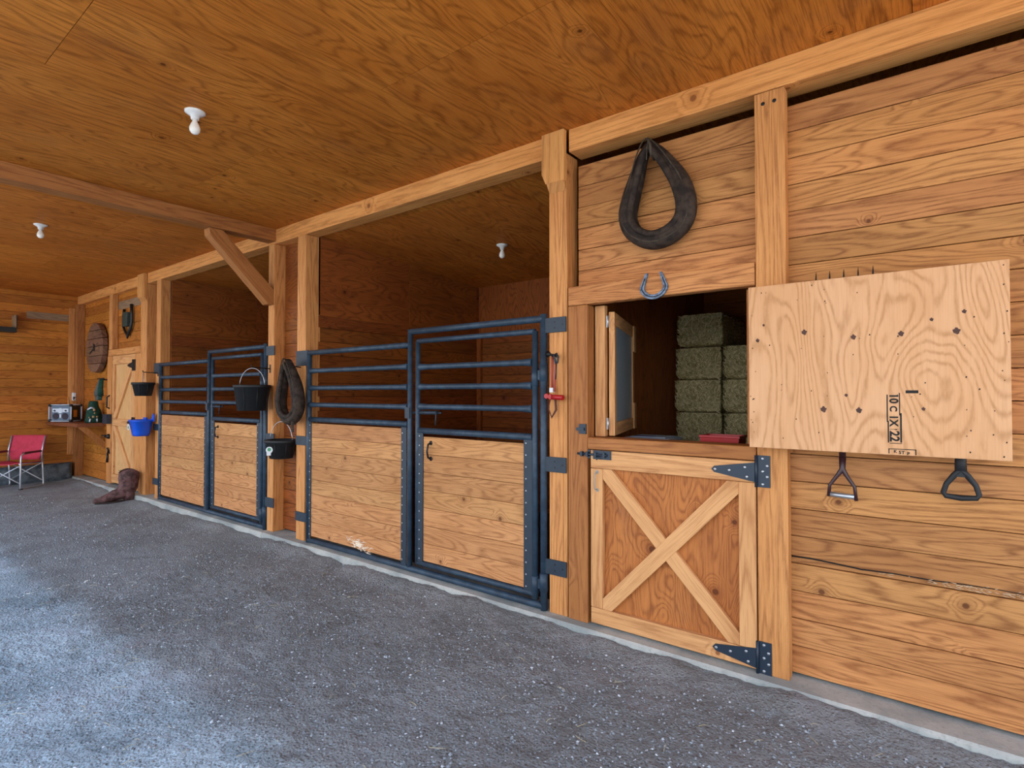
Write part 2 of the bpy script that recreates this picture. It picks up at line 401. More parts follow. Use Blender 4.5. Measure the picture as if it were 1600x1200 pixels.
for i in range(170):
    x = random.uniform(-5.5, .8); y = random.uniform(-2.7, -.15); a = random.random() * 6.28; L = random.uniform(.02, .075)
    c = random.uniform(-.6, .6); pts = []
    for k in range(4):
        t = k / 3; pts.append((x + L * t * math.cos(a + c * t), y + L * t * math.sin(a + c * t), gz(x) + .012 + .004 * math.sin(t * 3.1)))
    m.tube(pts, .0009, 4)
tag(m.build('straw_wisps', M['straw']), 'scattered pale straw wisps lying on the grey gravel', 'straw', None, 'stuff')

# ------------------------------------------------------------------ kerb, walls, ceilings
m = MB(); m.box((-12.2, -.085, -.35), (-5.6, .2, 0)); m.box((-5.6, -.085, -.35), (3.1, .2, 0))
struct(m.build('trim_1', M['concrete'], bevel=.012), 'pale concrete kerb under the stall fronts')

PIT = .1409; Z0 = .016
def planks(m, x0, x1, y, zlo, zhi, th=.03, jit=.002, mi=0):
    k = -1
    while Z0 + PIT * k < zhi:
        a = max(zlo, Z0 + PIT * k); b = min(zhi, Z0 + PIT * (k + 1))
        if b - a > .02:
            j = random.uniform(-jit, jit)
            m.box((x0, y + j, a + .0018), (x1, y + th + j, b - .0018), 0, mi)
        k += 1
    m.box((x0, y + th * .75, zlo), (x1, y + th + .005, zhi), 0, mi + 1)
def planks_y(m, x, y0, y1, zlo, zhi, sgn=1, mi=0, pit=PIT, jit=.002):
    # wall in a plane x = const, planks running along y; visible face at x, body extends to sgn
    k = -1
    while Z0 + pit * k < zhi:
        a = max(zlo, Z0 + pit * k); b = min(zhi, Z0 + pit * (k + 1))
        if b - a > .02:
            j = random.uniform(-jit, jit); e = x + sgn * .03
            m.box((min(x + j, e), y0, a + .0018), (max(x + j, e), y1, b - .0018), 1, mi)
        k += 1
    a, b = x + sgn * .022, x + sgn * .035
    m.box((min(a, b), y0, zlo), (max(a, b), y1, zhi), 1, mi + 1)
V = M['dark_void']
m = MB(); planks(m, -.60, 2.6, .08, .016, 2.974, jit=.003)
struct(m.build('wall_right', [M['cedar'], V], bevel=.002), 'horizontal cedar board wall to the right of the half door')
CR = [(-.595, .614), (-.50, .616), (-.40, .611), (-.28, .603), (-.15, .608), (0, .606), (.10, .611), (.22, .612), (.40, .608), (.8, .600)]
m = MB(); m.tube([(x, .0775, z) for x, z in CR], [.0045, .0045, .004, .004, .003, .003, .0025, .002, .002, .001], 6, flat=(1, .6)); m.build('split_crack', V, bpy.data.objects['wall_right'])['label'] = 'long dark split in a board'
m = MB(); rr = random.Random(5)
for i in range(90):
    t = rr.random() ** .6; x = -.22 + .62 * t; z = .606 + rr.gauss(0, .006) - .006; L = rr.uniform(.01, .035); a = rr.uniform(-.5, .4)
    m.tube([(x, .0785, z), (x + L * math.cos(a) * .5, .0755, z + L * math.sin(a) * .5), (x + L * math.cos(a), .0785, z + L * math.sin(a))], [.0008, .0018, .0008], 4)
m.build('splinters', M['splinter'], bpy.data.objects['wall_right'])['label'] = 'pale splinters along the split'
m = MB(); planks(m, -1.86, -.70, .08, 2.14, 2.985, jit=.003)
struct(m.build('wall_front', [M['cedar'], V], bevel=.002), 'cedar boards above the half door')
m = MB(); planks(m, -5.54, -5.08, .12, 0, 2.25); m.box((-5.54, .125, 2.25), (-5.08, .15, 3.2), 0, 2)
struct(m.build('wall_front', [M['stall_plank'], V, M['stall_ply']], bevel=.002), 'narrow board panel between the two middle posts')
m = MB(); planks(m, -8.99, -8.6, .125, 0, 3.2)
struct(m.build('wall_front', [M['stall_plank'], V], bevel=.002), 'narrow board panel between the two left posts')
m = MB(); planks(m, -12.2, -10.5, .08, 0, 3.2); planks(m, -10.5, -9.2, .08, 2.1, 3.2)
struct(m.build('wall_front', [M['cedar_left'], V], bevel=.002), 'orange board wall around the narrow door in the far corner')
m = MB(); m.box((-10.37, .072, 2.80), (-9.22, .082, 2.93), 0)
m.build('weathered_board', M['grey_wood'], bpy.data.objects['wall_front.003'], bevel=.002)['label'] = 'grey weathered board above the narrow door'
m = MB(); planks_y(m, -12.2, -3.7, .16, -.12, 3.2, -1)
wlft = struct(m.build('wall_left', [M['cedar_left'], V], bevel=.002), 'orange plank end wall at the far left')
m = MB(); m.box((-12.2, -.7, 2.74), (-12.19, -.102, 2.86), 1)
m.build('weathered_board', M['grey_wood'], wlft, bevel=.002)['label'] = 'grey weathered board high in the end wall'
# stall interiors
def divider(x, sgn, y1, zsplit, lab, zt=3.2, y0=.142):
    m = MB(); planks_y(m, x, y0, y1, -.05, zsplit, sgn)
    yy = y0
    while yy < y1 - .01:
        e = min(y1, yy + 1.22); m.box((min(x, x + sgn * .02), yy + .001, zsplit), (max(x, x + sgn * .02), e - .001, zt), 1, 2); yy += 1.22
    return struct(m.build('wall_divider', [M['stall_plank'], V, M['stall_ply']], bevel=.0015), lab)
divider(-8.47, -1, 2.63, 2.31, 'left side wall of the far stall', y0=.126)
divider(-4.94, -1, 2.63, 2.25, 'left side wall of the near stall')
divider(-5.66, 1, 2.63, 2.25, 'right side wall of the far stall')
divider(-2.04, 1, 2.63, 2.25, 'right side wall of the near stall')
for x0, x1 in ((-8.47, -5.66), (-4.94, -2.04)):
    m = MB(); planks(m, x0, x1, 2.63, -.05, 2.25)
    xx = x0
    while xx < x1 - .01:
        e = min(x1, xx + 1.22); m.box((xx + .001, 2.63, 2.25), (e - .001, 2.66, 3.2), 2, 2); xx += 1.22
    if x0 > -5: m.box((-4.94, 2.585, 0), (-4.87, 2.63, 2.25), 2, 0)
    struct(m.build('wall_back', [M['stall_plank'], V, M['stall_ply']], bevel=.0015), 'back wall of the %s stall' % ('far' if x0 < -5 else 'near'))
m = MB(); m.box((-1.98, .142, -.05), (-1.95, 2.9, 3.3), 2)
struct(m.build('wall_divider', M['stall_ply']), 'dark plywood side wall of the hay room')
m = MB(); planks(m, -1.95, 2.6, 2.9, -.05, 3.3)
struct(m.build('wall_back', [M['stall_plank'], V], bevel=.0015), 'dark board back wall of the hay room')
m = MB(); m.box((2.6, .08, -.05), (2.64, 2.95, 3.3), 1); struct(m.build('wall_side', M['stall_ply']), 'side wall of the hay room')
m = MB(); m.box((-12.3, .2, -.05), (-9.0, .25, 3.2), 0); struct(m.build('wall_back', V), 'backing behind the far corner wall')

def sheets(m, x0, x1, y0, y1, z, mi=0, stag=True):
    # plywood sheets 1.22 wide (x) and 2.44 long (y), grain along y
    i = 0; x = x0
    while x < x1 - .001:
        xe = min(x1, x + 1.22); y = y1; first = True; off = 1.2 if i % 2 == 0 else 2.44
        while y > y0 + .001:
            ye = max(y0, y - (off if first else 2.44)); first = False
            m.box((x + .0015, ye + .0015, z), (xe - .0015, y - .0015, z + .018), 1, mi); y = ye
        x = xe; i += 1
    m.box((x0, y0, z + .012), (x1, y1, z + .06), 1, mi + 1)
m = MB(); sheets(m, -12.25, 2.2, -3.7, .14, 3.2)
struct(m.build('ceiling', [M['ceil'], V]), 'orange stained plywood ceiling over the aisle')
def sloped(x0, x1, z0, z1, y1, lab, mat):
    m = MB(); m.X = Matrix.Translation((0, .1, z0)) @ Matrix.Rotation(math.atan2(z1 - z0, y1), 4, 'X')
    sheets(m, x0, x1, 0, y1 + .05, 0)
    return struct(m.build('ceiling', [mat, V]), lab)
sloped(-8.5, -5.6, 3.075, 3.05, 2.56, 'plywood ceiling of the far stall', M['ceil'])
sloped(-5.0, -1.97, 3.075, 2.91, 2.56, 'plywood ceiling of the near stall', M['ceil'])
m = MB(); sheets(m, -1.98, 2.64, .1, 2.95, 3.3); struct(m.build('ceiling', [M['ceil'], V]), 'ceiling of the hay room')
m = MB(); m.box((-12.6, -3.8, 3.4), (2.8, 3.2, 3.45), 0); m.box((-12.6, 3.15, -.1), (3.4, 3.2, 3.4), 0)
m.box((-12.6, .26, -.1), (-12.5, 3.2, 3.4), 1); m.box((2.7, .2, -.1), (2.75, 3.2, 3.4), 1)
struct(m.build('wall_light_block', plain('light_block_sheet', '#5a5a58', .7)), 'unseen roof deck and outer walls, added to block light')  # shell added out of view to keep light out of the stalls

# ------------------------------------------------------------------ beams
BZ = 3.05
def beam(lo, hi, label, mat='beam', along=0):
    m = MB(); m.box(lo, hi, along); return one(m, 'timber_beam', M[mat], label, 'beam', None, .004)
beam((-1.885, 0, BZ), (2.6, .16, 3.2), 'pale timber beam running right over the half door and tool board')
beam((-5.50, 0, BZ), (-2.075, .15, 3.2), 'timber beam over the near stall between notched post and cross beam')
beam((-8.985, 0, BZ), (-5.50, .15, 3.2), 'timber beam over the far stall behind the diagonal brace')
beam((-12.2, 0, BZ), (-9.26, .12, 3.2), 'timber beam under the ceiling in the far corner above the wooden disc')
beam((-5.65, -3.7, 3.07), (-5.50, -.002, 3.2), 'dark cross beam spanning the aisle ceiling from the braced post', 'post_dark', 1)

# ------------------------------------------------------------------ posts
def post(parts, label, mat='post', bevel=.004):
    m = MB()
    for lo, hi in parts: m.box(lo, hi, 2)
    return one(m, 'timber_post', M[mat], label, 'post', None, bevel)
m = MB(); m.box((-.733, 0, 0), (-.587, .078, 3.045), 2)
for (x, z) in ((-.69, 2.985), (-.635, 2.985)): m.lathe([(.011, -.004), (.011, .001), (.004, .002)], (x, -.001, z), 'Y', 12, 1)
one(m, 'timber_post', [M['post'], M['black_iron']], 'wide flat pale post between the half door and the right board wall', 'post')
def notched(x0, x1, label, w=.035):
    m = MB()
    m.box((x0, 0, 0), (x1 - .032, .14, 3.049), 2); m.box((x1 - .031, .001, 0), (x1, .14, 3.049), 2)
    m.prism([(x0 - w, 2.93), (x0 - .004, 2.86), (x1 + .0, 2.86), (x1, 3.0), (x1, 3.199), (x0 - w, 3.199)], 'XZ', -.04, 0, 0, 1)
    m.prism([(-.04, 2.86), (0, 2.80), (0, 2.86)], 'YZ', x0 + .003, x1 - .003, 0, 1)
    return one(m, 'timber_post', M['post'], label, 'post')
notched(-2.04, -1.90, 'post with notched thicker top between the near gate and the half door')
notched(-9.22, -8.99, 'post with notched thicker top standing behind the brown boot')
post([((-5.648, 0, 0), (-5.53, .14, 3.049))], 'post carrying the diagonal brace right of the far gate', 'post')
post([((-5.09, 0, 0), (-4.94, .165, 3.049))], 'post with a dark knot near its top on the left side of the near gate')
post([((-8.645, 0, 0), (-8.498, .125, 3.049))], 'post on the left side of the far gate')
post([((-10.535, -.005, 2.165), (-10.39, .078, 3.049))], 'short post between beam and header of the narrow door')
post([((-12.198, -.04, 0), (-12.06, .078, 3.049))], 'dark corner post rising behind the radio', 'post_dark')
m = MB(); m.box((-12.199, -.125, .38), (-12.165, -.042, 2.98), 2)
one(m, 'nailed_board', M['post'], 'upright board nailed on the end wall beside the corner post', 'board')
m = MB(); m.prism([(.02, 2.43), (-.03, 2.40), (-.0, 2.40), (.0, 2.40)], 'YZ', 0, 0.001)
m = MB()   # diagonal brace, plane x const
m.X = Matrix.Identity(4)
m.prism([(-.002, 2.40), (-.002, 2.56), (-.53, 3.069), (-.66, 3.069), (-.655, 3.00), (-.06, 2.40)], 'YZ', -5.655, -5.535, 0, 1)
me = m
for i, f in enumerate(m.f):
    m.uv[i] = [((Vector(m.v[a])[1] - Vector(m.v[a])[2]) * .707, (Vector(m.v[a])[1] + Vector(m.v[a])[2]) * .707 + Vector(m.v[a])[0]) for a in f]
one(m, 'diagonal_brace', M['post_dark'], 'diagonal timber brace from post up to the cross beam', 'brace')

# ------------------------------------------------------------------ half door and its frame (door_1)
d1 = thing('door_1', (-1.23, .02, 0), 'lower half of a stable door with light X bracing on brown plywood', None, None, 0, 'structure')
m = MB(); m.box((-1.715, .022, .02), (-.745, .04, 1.095), 2); m.build('door_panel', M['door_ply'], d1)['label'] = 'reddish brown plywood panel'
for lo, hi, al in (((-1.72, -.012, .988), (-.74, .022, 1.1), 0), ((-1.72, -.012, .018), (-.74, .022, .115), 0)):
    m = MB(); m.box(lo, hi, al); m.build('rail', M['pine'], d1, bevel=.003)
for lo, hi in (((-1.72, -.012, .117), (-1.637, .022, .986)), ((-.825, -.012, .117), (-.74, .022, .986))):
    m = MB(); m.box(lo, hi, 2); m.build('stile', M['pine'], d1, bevel=.003)
def diag(x0, z0, x1, z1, w, y0, y1, parent, mat, name='cross_brace', clip=None):
    m = MB(); dx, dz = x1 - x0, z1 - z0; L = math.hypot(dx, dz); ang = math.atan2(dz, dx)
    m.X = Matrix.Translation(((x0 + x1) / 2, 0, (z0 + z1) / 2)) @ Matrix.Rotation(-ang, 4, 'Y')
    if clip is None:
        m.box((-L / 2, y0, -w / 2), (L / 2, y1, w / 2), 0)
    else:
        # ends cut along vertical and horizontal members: pointed ends
        c = w / 2; ta = abs(math.tan(ang))
        e = c * ta; g = c / ta
        s_ = 1 if ang > 0 else -1
        pl = [(-L / 2, -c * 0), (-L / 2 + (g if ang > 0 else e), -c), (L / 2 - (e if ang > 0 else g), -c), (L / 2, 0), (L / 2 - (g if ang > 0 else e), c), (-L / 2 + (e if ang > 0 else g), c)]
        m.prism(pl, 'XZ', y0, y1)
    return m.build(name, mat, parent, bevel=.002)
diag(-1.637, .117, -.825, .986, .088, -.011, .022, d1, M['pine'], clip=1)
diag(-1.637, .986, -.825, .117, .086, -.008, .021, d1, M['pine'], clip=1)
def strap_hinge(z, parent, big=1):
    m = MB()
    m.prism([(-.742, z - .052), (-.742, z + .05), (-.95, z + .017), (-.965, z), (-.95, z - .017)], 'XZ', -.018, -.012)
    m.box((-.728, -.006, z - .078), (-.668, -.001, z + .088), 2)
    m.tube([(-.735, -.012, z - .078), (-.735, -.012, z + .088)], .0075, 10)
    for x, zz in ((-.945, 0), (-.87, 0), (-.79, .022), (-.78, -.028)): m.lathe([(.008, 0), (.008, .003), (.003, .005)], (x, -.0175, z + zz), 'Y', 10, 1)
    for x, zz in ((-.705, .072), (-.683, .035), (-.705, .005), (-.683, -.022), (-.705, -.062)): m.lathe([(.008, 0), (.008, .003), (.003, .005)], (x, -.0055, z + zz), 'Y', 10, 1)
    m.build('strap_hinge', [M['hinge'], M['zinc']], parent)['label'] = 'black T hinge with silver bolts'
strap_hinge(1.045, d1); strap_hinge(.078, d1)
m = MB(); m.box((-1.70, -.017, 1.045), (-1.575, -.012, 1.1), 0); m.box((-1.80, -.005, 1.045), (-1.725, 0, 1.1), 0)
m.tube([(-1.81, -.02, 1.073), (-1.60, -.02, 1.073)], .007, 8)
for x in (-1.78, -1.74, -1.68, -1.62): m.box((x - .008, -.03, 1.058), (x + .008, -.01, 1.088))
m.tube([(-1.66, -.02, 1.073), (-1.66, -.045, 1.045)], .005, 6)
m.build('slide_bolt', M['hinge'], d1)['label'] = 'black slide bolt'
m = MB(); m.tube([(-1.672, -.014, .965), (-1.676, -.04, .955), (-1.676, -.044, .91), (-1.676, -.04, .862), (-1.672, -.014, .852)], .0045, 8)
for z in (.965, .852): m.lathe([(.012, 0), (.012, .004)], (-1.672, -.0125, z), 'Y', 10)
m.build('pull_handle', M['plasticwire'], d1)['label'] = 'thin grey pull handle'

m = MB(); m.box((-1.742, -.012, 1.105), (-.737, .14, 1.178), 0)
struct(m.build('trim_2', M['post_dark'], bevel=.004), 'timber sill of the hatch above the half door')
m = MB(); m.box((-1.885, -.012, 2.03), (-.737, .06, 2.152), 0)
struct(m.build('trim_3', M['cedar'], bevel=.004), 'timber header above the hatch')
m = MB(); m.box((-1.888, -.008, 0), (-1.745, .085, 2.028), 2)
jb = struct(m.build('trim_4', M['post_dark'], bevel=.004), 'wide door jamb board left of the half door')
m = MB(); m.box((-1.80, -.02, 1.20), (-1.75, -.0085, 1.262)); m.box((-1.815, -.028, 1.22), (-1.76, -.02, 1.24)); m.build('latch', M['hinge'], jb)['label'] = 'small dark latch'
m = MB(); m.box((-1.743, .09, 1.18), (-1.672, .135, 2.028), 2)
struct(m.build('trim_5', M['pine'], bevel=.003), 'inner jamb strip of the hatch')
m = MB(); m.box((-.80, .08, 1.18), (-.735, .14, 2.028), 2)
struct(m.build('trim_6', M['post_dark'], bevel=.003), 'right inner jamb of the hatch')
# casement sash, swung inward past square
sa = thing('window_1', (-1.618, .125, 1.185), 'small wooden casement sash with bluish glass, reflected sky in its colour, swung inward', None, None, R(16.8), 'structure')
def sb(lo, hi, al, name='sash_rail', mat='pine', bev=.002):
    m = MB(); m.box(lo, hi, al); return m.build(name, M[mat], sa, world=False, bevel=bev)
sb((-.038, .0, .0), (0, .06, .80), 2, 'sash_stile'); sb((-.038, .80, .0), (0, .875, .80), 2, 'sash_stile')
sb((-.038, .0601, .0), (0, .7999, .085), 1); sb((-.038, .0601, .715), (0, .7999, .80), 1)
m = MB(); m.box((-.014, .058, .083), (-.008, .802, .717), 2); m.build('glass_pane', M['glass'], sa, world=False)['label'] = 'glass with reflected sky in its blue grey colour'
for yy, zz, s_ in ((.003, .0, 1), (.003, .66, -1), (.87, .0, 1), (.87, .8, -1)):
    pass
for z in (.04, .70):
    m = MB(); m.box((-.052, -.004, z), (-.036, .004, z + .075)); m.tube([(-.042, -.008, z), (-.042, -.008, z + .075)], .006, 8); m.build('butt_hinge', M['zinc'], sa, world=False)['label'] = 'silver butt hinge'
for a in (0, 1):
    m = MB(); z = 0 if a == 0 else .60
    m.box((0.0005, .80, z), (.012, .90, z + .2), 2); m.build('corner_gusset', M['pine'], sa, world=False)

# ------------------------------------------------------------------ stall gates
def make_gate():
    X0 = -4.87
    g = thing('stall_gate', (-3.47, 0, 0), 'near stall gate with dark blue steel bars above light boards, white gouge low on left', 'gate', None)
    S = M['steel']; r = .0245; Y = .0
    def vt(x, z0, z1, name, rr=r, par=g):
        m = MB(); m.tube([(x, Y, z0), (x, Y, z1)], rr, 14); return m.build(name, S, par)
    def ht(x0, x1, z, name, rr=r, par=g, crimp=True):
        m = MB()
        if crimp:
            n = 9; pts = []; rs = []
            m.tube([(x0, Y, z), (x0 + .02, Y, z), (x0 + .10, Y, z), (x1 - .10, Y, z), (x1 - .02, Y, z), (x1, Y, z)], [rr * 1.15, rr * 1.12, rr * .9, rr * .9, rr * 1.12, rr * 1.15], 12)
        else: m.tube([(x0, Y, z), (x1, Y, z)], rr, 12)
        return m.build(name, S, par)
    vt(-4.868, .005, 1.875, 'frame_post'); vt(-3.41, .03, 1.985, 'frame_post', .022); vt(-2.085, .003, 1.995, 'frame_post', .024)
    ht(-4.868, -3.41, 1.858, 'top_rail', crimp=False); ht(-3.41, -2.085, 1.965, 'top_rail', crimp=False)
    for z in (1.68, 1.512, 1.348): ht(-4.85, -3.43, z, 'rail')
    ht(-4.85, -3.43, 1.205, 'rail', crimp=False)
    ht(-4.868, -2.085, .028, 'bottom_rail', .024, crimp=False)
    m = MB(); n = 8; z0, z1 = .07, 1.168
    for k in range(n):
        a = z0 + (z1 - z0) * k / n; b = z0 + (z1 - z0) * (k + 1) / n
        m.box((-4.84, -.004, a + .0012), (-3.44, .022, b - .0012), 0)
    m.box((-4.84, .016, z0), (-3.44, .024, z1), 0, 1)
    m.build('board_panel', [M['gate_wood'], V], g, bevel=.002)
    def strip(x0, x1, z0, z1, n, sx, par=g):
        m = MB(); m.box((x0, -.013, z0), (x1, -.006, z1), 2)
        for i in range(n):
            z = z0 + .05 + (z1 - z0 - .1) * i / (n - 1)
            m.lathe([(.0065, 0), (.0065, .002), (.003, .0035)], (sx, -.0125, z), 'Y', 8, 1)
        o = m.build('edge_strip', [M['steel_flat'], M['zinc']], par, bevel=.001); o['label'] = 'dark flat strip dotted with silver screws'; return o
    strip(-4.885, -4.815, .04, 1.20, 15, -4.832); strip(-3.505, -3.44, .04, 1.18, 15, -3.49)
    # swinging door leaf
    m = MB(); zb, zt = .085, 1.885
    m.tube([(-3.318, Y, zb), (-3.318, Y, zt)], .02, 14); m.tube([(-2.155, Y, zb - .02), (-2.155, Y, zt)], .022, 14)
    m.tube([(-3.318, Y, zt - .002), (-2.155, Y, zt - .002)], .02, 12); m.tube([(-3.318, Y, .095), (-2.155, Y, .095)], .02, 12)
    gd = m.build('gate_door', S, g); gd['label'] = 'swinging leaf on the right of the gate'
    for z in (1.672, 1.512, 1.352): ht(-3.30, -2.175, z, 'rail', par=gd)
    ht(-3.30, -2.175, 1.158, 'rail', par=gd, crimp=False)
    m = MB(); n = 7; z0, z1 = .118, 1.112
    for k in range(n):
        a = z0 + (z1 - z0) * k / n; b = z0 + (z1 - z0) * (k + 1) / n
        m.box((-3.29, -.004, a + .0012), (-2.19, .022, b - .0012), 0)
    m.box((-3.29, .016, z0), (-2.19, .024, z1), 0, 1)
    m.build('board_panel', [M['gate_wood'], V], gd, bevel=.002)
    strip(-3.315, -3.245, .085, 1.165, 14, -3.285, gd); strip(-2.245, -2.172, .085, 1.165, 13, -2.225, gd)
    m = MB(); m.tube([(-3.162, -.005, 1.065), (-3.162, -.035, 1.055), (-3.168, -.042, 1.0), (-3.162, -.035, .95), (-3.162, -.005, .94)], .008, 8)
    for z in (1.065, .94): m.lathe([(.017, 0), (.017, .005), (.008, .008)], (-3.162, -.004, z), 'Y', 12)
    m.build('handle', M['black_iron'], gd)['label'] = 'black curved handle'
    m = MB(); m.tube([(-3.41, -.0, 1.30), (-3.05, -.0, 1.305)], .008, 8); m.tube([(-3.33, 0, 1.303), (-3.10, 0, 1.305)], .015, 10)
    m.box((-3.445, -.028, 1.255), (-3.39, -.02, 1.345)); m.tube([(-3.08, 0, 1.31), (-3.08, -.03, 1.3), (-3.085, -.032, 1.21)], .005, 6)
    m.build('latch', M['steel_flat'], gd)['label'] = 'sliding latch with hanging pin'
    for z in (1.57, .16):
        m = MB(); m.tube([(-2.155, 0, z - .06), (-2.155, 0, z + .06)], .027, 12); m.tube([(-2.085, 0, z - .03), (-2.085, 0, z + .09)], .029, 12)
        m.box((-2.155, -.008, z - .02), (-2.085, .008, z + .045)); m.build('hinge_sleeve', S, g)
    # bracket plates on the wooden posts
    def plate(x0, x1, z0, z1, dots):
        m = MB(); m.box((x0, -.012, z0), (x1, -.002, z1), 0)
        for (x, z) in dots: m.lathe([(.006, 0), (.006, .002)], (x, -.011, z), 'Y', 8, 1)
        m.build('mount_plate', [M['steel_flat'], M['black_iron']], g, bevel=.0015)
    for zc in (1.915, .985, .305):
        plate(-2.07, -1.902, zc - .05, zc + .05, ((-1.99, zc + .02), (-1.99, zc - .02), (-1.93, zc)))
    for zc, w in ((1.81, .075), (.99, .045), (.235, .045)):
        plate(-5.085, -4.875, zc - w, zc + w, ((-5.05, zc + .02), (-5.0, zc)))
    return g
g1 = make_gate()
m = MB()
rr = random.Random(3)
for i in range(60):
    x = -4.10 + rr.gauss(0, .07); z = .115 + rr.gauss(0, .018) - (x + 4.1) * .18; L = rr.uniform(.015, .05); a = rr.uniform(-1.2, .6)
    m.tube([(x, -.0045, max(.06, z)), (x + L * math.cos(a), -.0065, max(.055, z + L * math.sin(a))), (x + L * math.cos(a) * 1.8, -.0045, max(.055, z + L * math.sin(a) * .8))], [.003, .006, .002], 5, flat=(.5, 1))
m.build('gouge', M['chip'], bpy.data.objects['board_panel'])['label'] = 'pale splintered gouge in the lowest board'
g2 = copy_tree(g1); g2.location.x -= 3.6
g2['label'] = 'far stall gate with dark blue steel bars, hung with a black bucket at its right'
for o in list(g2.children_recursive):
    if o.name.startswith('gouge'): bpy.data.objects.remove(o)

# ------------------------------------------------------------------ narrow door in far corner (door_2)
d2 = thing('door_2', (-9.9, .03, 0), 'narrow light plywood door with Z shaped bracing in the far corner', None, None, 0, 'structure')
m = MB(); m.box((-10.375, .03, .05), (-9.44, .05, 2.055), 2); m.build('door_panel', M['light_ply'], d2)
for z0, z1 in ((1.92, 2.055), (.955, 1.06), (.055, .19)):
    m = MB(); m.box((-10.375, .0, z0), (-9.44, .03, z1), 0); m.build('rail', M['pine'], d2, bevel=.003)
for x0, x1 in ((-10.375, -10.30), (-9.56, -9.44)):
    for z0, z1 in ((.192, .953), (1.062, 1.918)):
        m = MB(); m.box((x0, .0, z0), (x1, .03, z1), 2); m.build('stile', M['pine'], d2, bevel=.003)
diag(-10.298, 1.065, -9.562, 1.915, .10, .002, .029, d2, M['pine'], 'diagonal_brace', 1)
diag(-10.298, .95, -9.562, .195, .10, .002, .029, d2, M['pine'], 'diagonal_brace', 1)
for z in (1.885, 1.02):
    m = MB(); m.prism([(-9.5, z - .05), (-9.5, z + .05), (-9.70, z + .012), (-9.70, z - .012)], 'XZ', -.008, 0)
    m.box((-9.485, -.008, z - .085), (-9.40, -.001, z + .085)); m.tube([(-9.49, -.008, z - .085), (-9.49, -.008, z + .085)], .01, 8)
    m.build('strap_hinge', M['black_iron'], d2)['label'] = 'black T hinge'
m = MB(); m.box((-10.56, -.075, .98), (-10.36, -.012, 1.13)); m.build('lock_box', M['hinge'], d2)['label'] = 'dark box lock'
m = MB(); m.tube([(-10.44, -.01, 1.43), (-10.44, -.05, 1.40), (-10.44, -.05, 1.24), (-10.44, -.01, 1.22)], .012, 8); m.build('handle', M['black_iron'], d2)
m = MB(); m.box((-10.6, -.03, .755), (-10.40, -.014, .80)); m.lathe([(.04, 0), (.04, .02), (.02, .04)], (-10.44, -.012, .775), 'Y', 12); m.tube([(-10.56, -.03, .78), (-10.66, -.05, .78)], .012, 6); m.build('latch', M['black_iron'], d2)
m = MB(); m.box((-10.50, -.024, .50), (-10.40, -.014, .53)); m.tube([(-10.42, -.02, .515), (-10.43, -.04, .60)], .016, 6); m.tube([(-10.47, -.02, .51), (-10.47, -.03, .36)], .018, 6); m.build('latch', M['black_iron'], d2)
m = MB(); m.box((-10.565, -.012, .03), (-10.382, .078, 2.055), 2); struct(m.build('trim_7', M['post'], bevel=.003), 'left jamb of the narrow door')
m = MB(); m.box((-9.435, -.0, .03), (-9.225, .078, 2.055), 2); struct(m.build('trim_8', M['post'], bevel=.003), 'right jamb of the narrow door')
m = MB(); m.box((-10.565, -.003, 2.06), (-9.225, .078, 2.16), 0); struct(m.build('trim_9', M['post'], bevel=.003), 'header of the narrow door')

# ------------------------------------------------------------------ ceiling lamps
def lamp(loc, label):
    t = thing('ceiling_lamp', loc, label, 'lamp', 'bare bulb lamp holders')
    m = MB(); m.lathe([(.058, 0), (.058, -.008), (.045, -.018), (.026, -.026), (.022, -.05), (.019, -.052)], seg=28); m.build('lamp_holder', M['porcelain'], t, world=False)
    m = MB(); m.lathe([(.014, -.045), (.015, -.065), (.024, -.082), (.031, -.103), (.029, -.122), (.018, -.137), (.004, -.142)], seg=24); m.build('light_bulb', M['bulb'], t, world=False)
    return t
L1 = lamp((-3.60, -1.60, 3.2), 'white bare bulb holder on the aisle ceiling, the nearest and largest')
for loc, lab in (((-7.28, -1.56, 3.2), 'white bare bulb holder on the aisle ceiling beyond the cross beam'),
                 ((-3.50, 1.33, 2.992), 'white bare bulb holder on the dark ceiling inside the near stall'),
                 ((-.31, .85, 3.3), 'bulb just visible through the dark gap above the right board wall')):
    c = copy_tree(L1); c.location = loc; c['label'] = lab

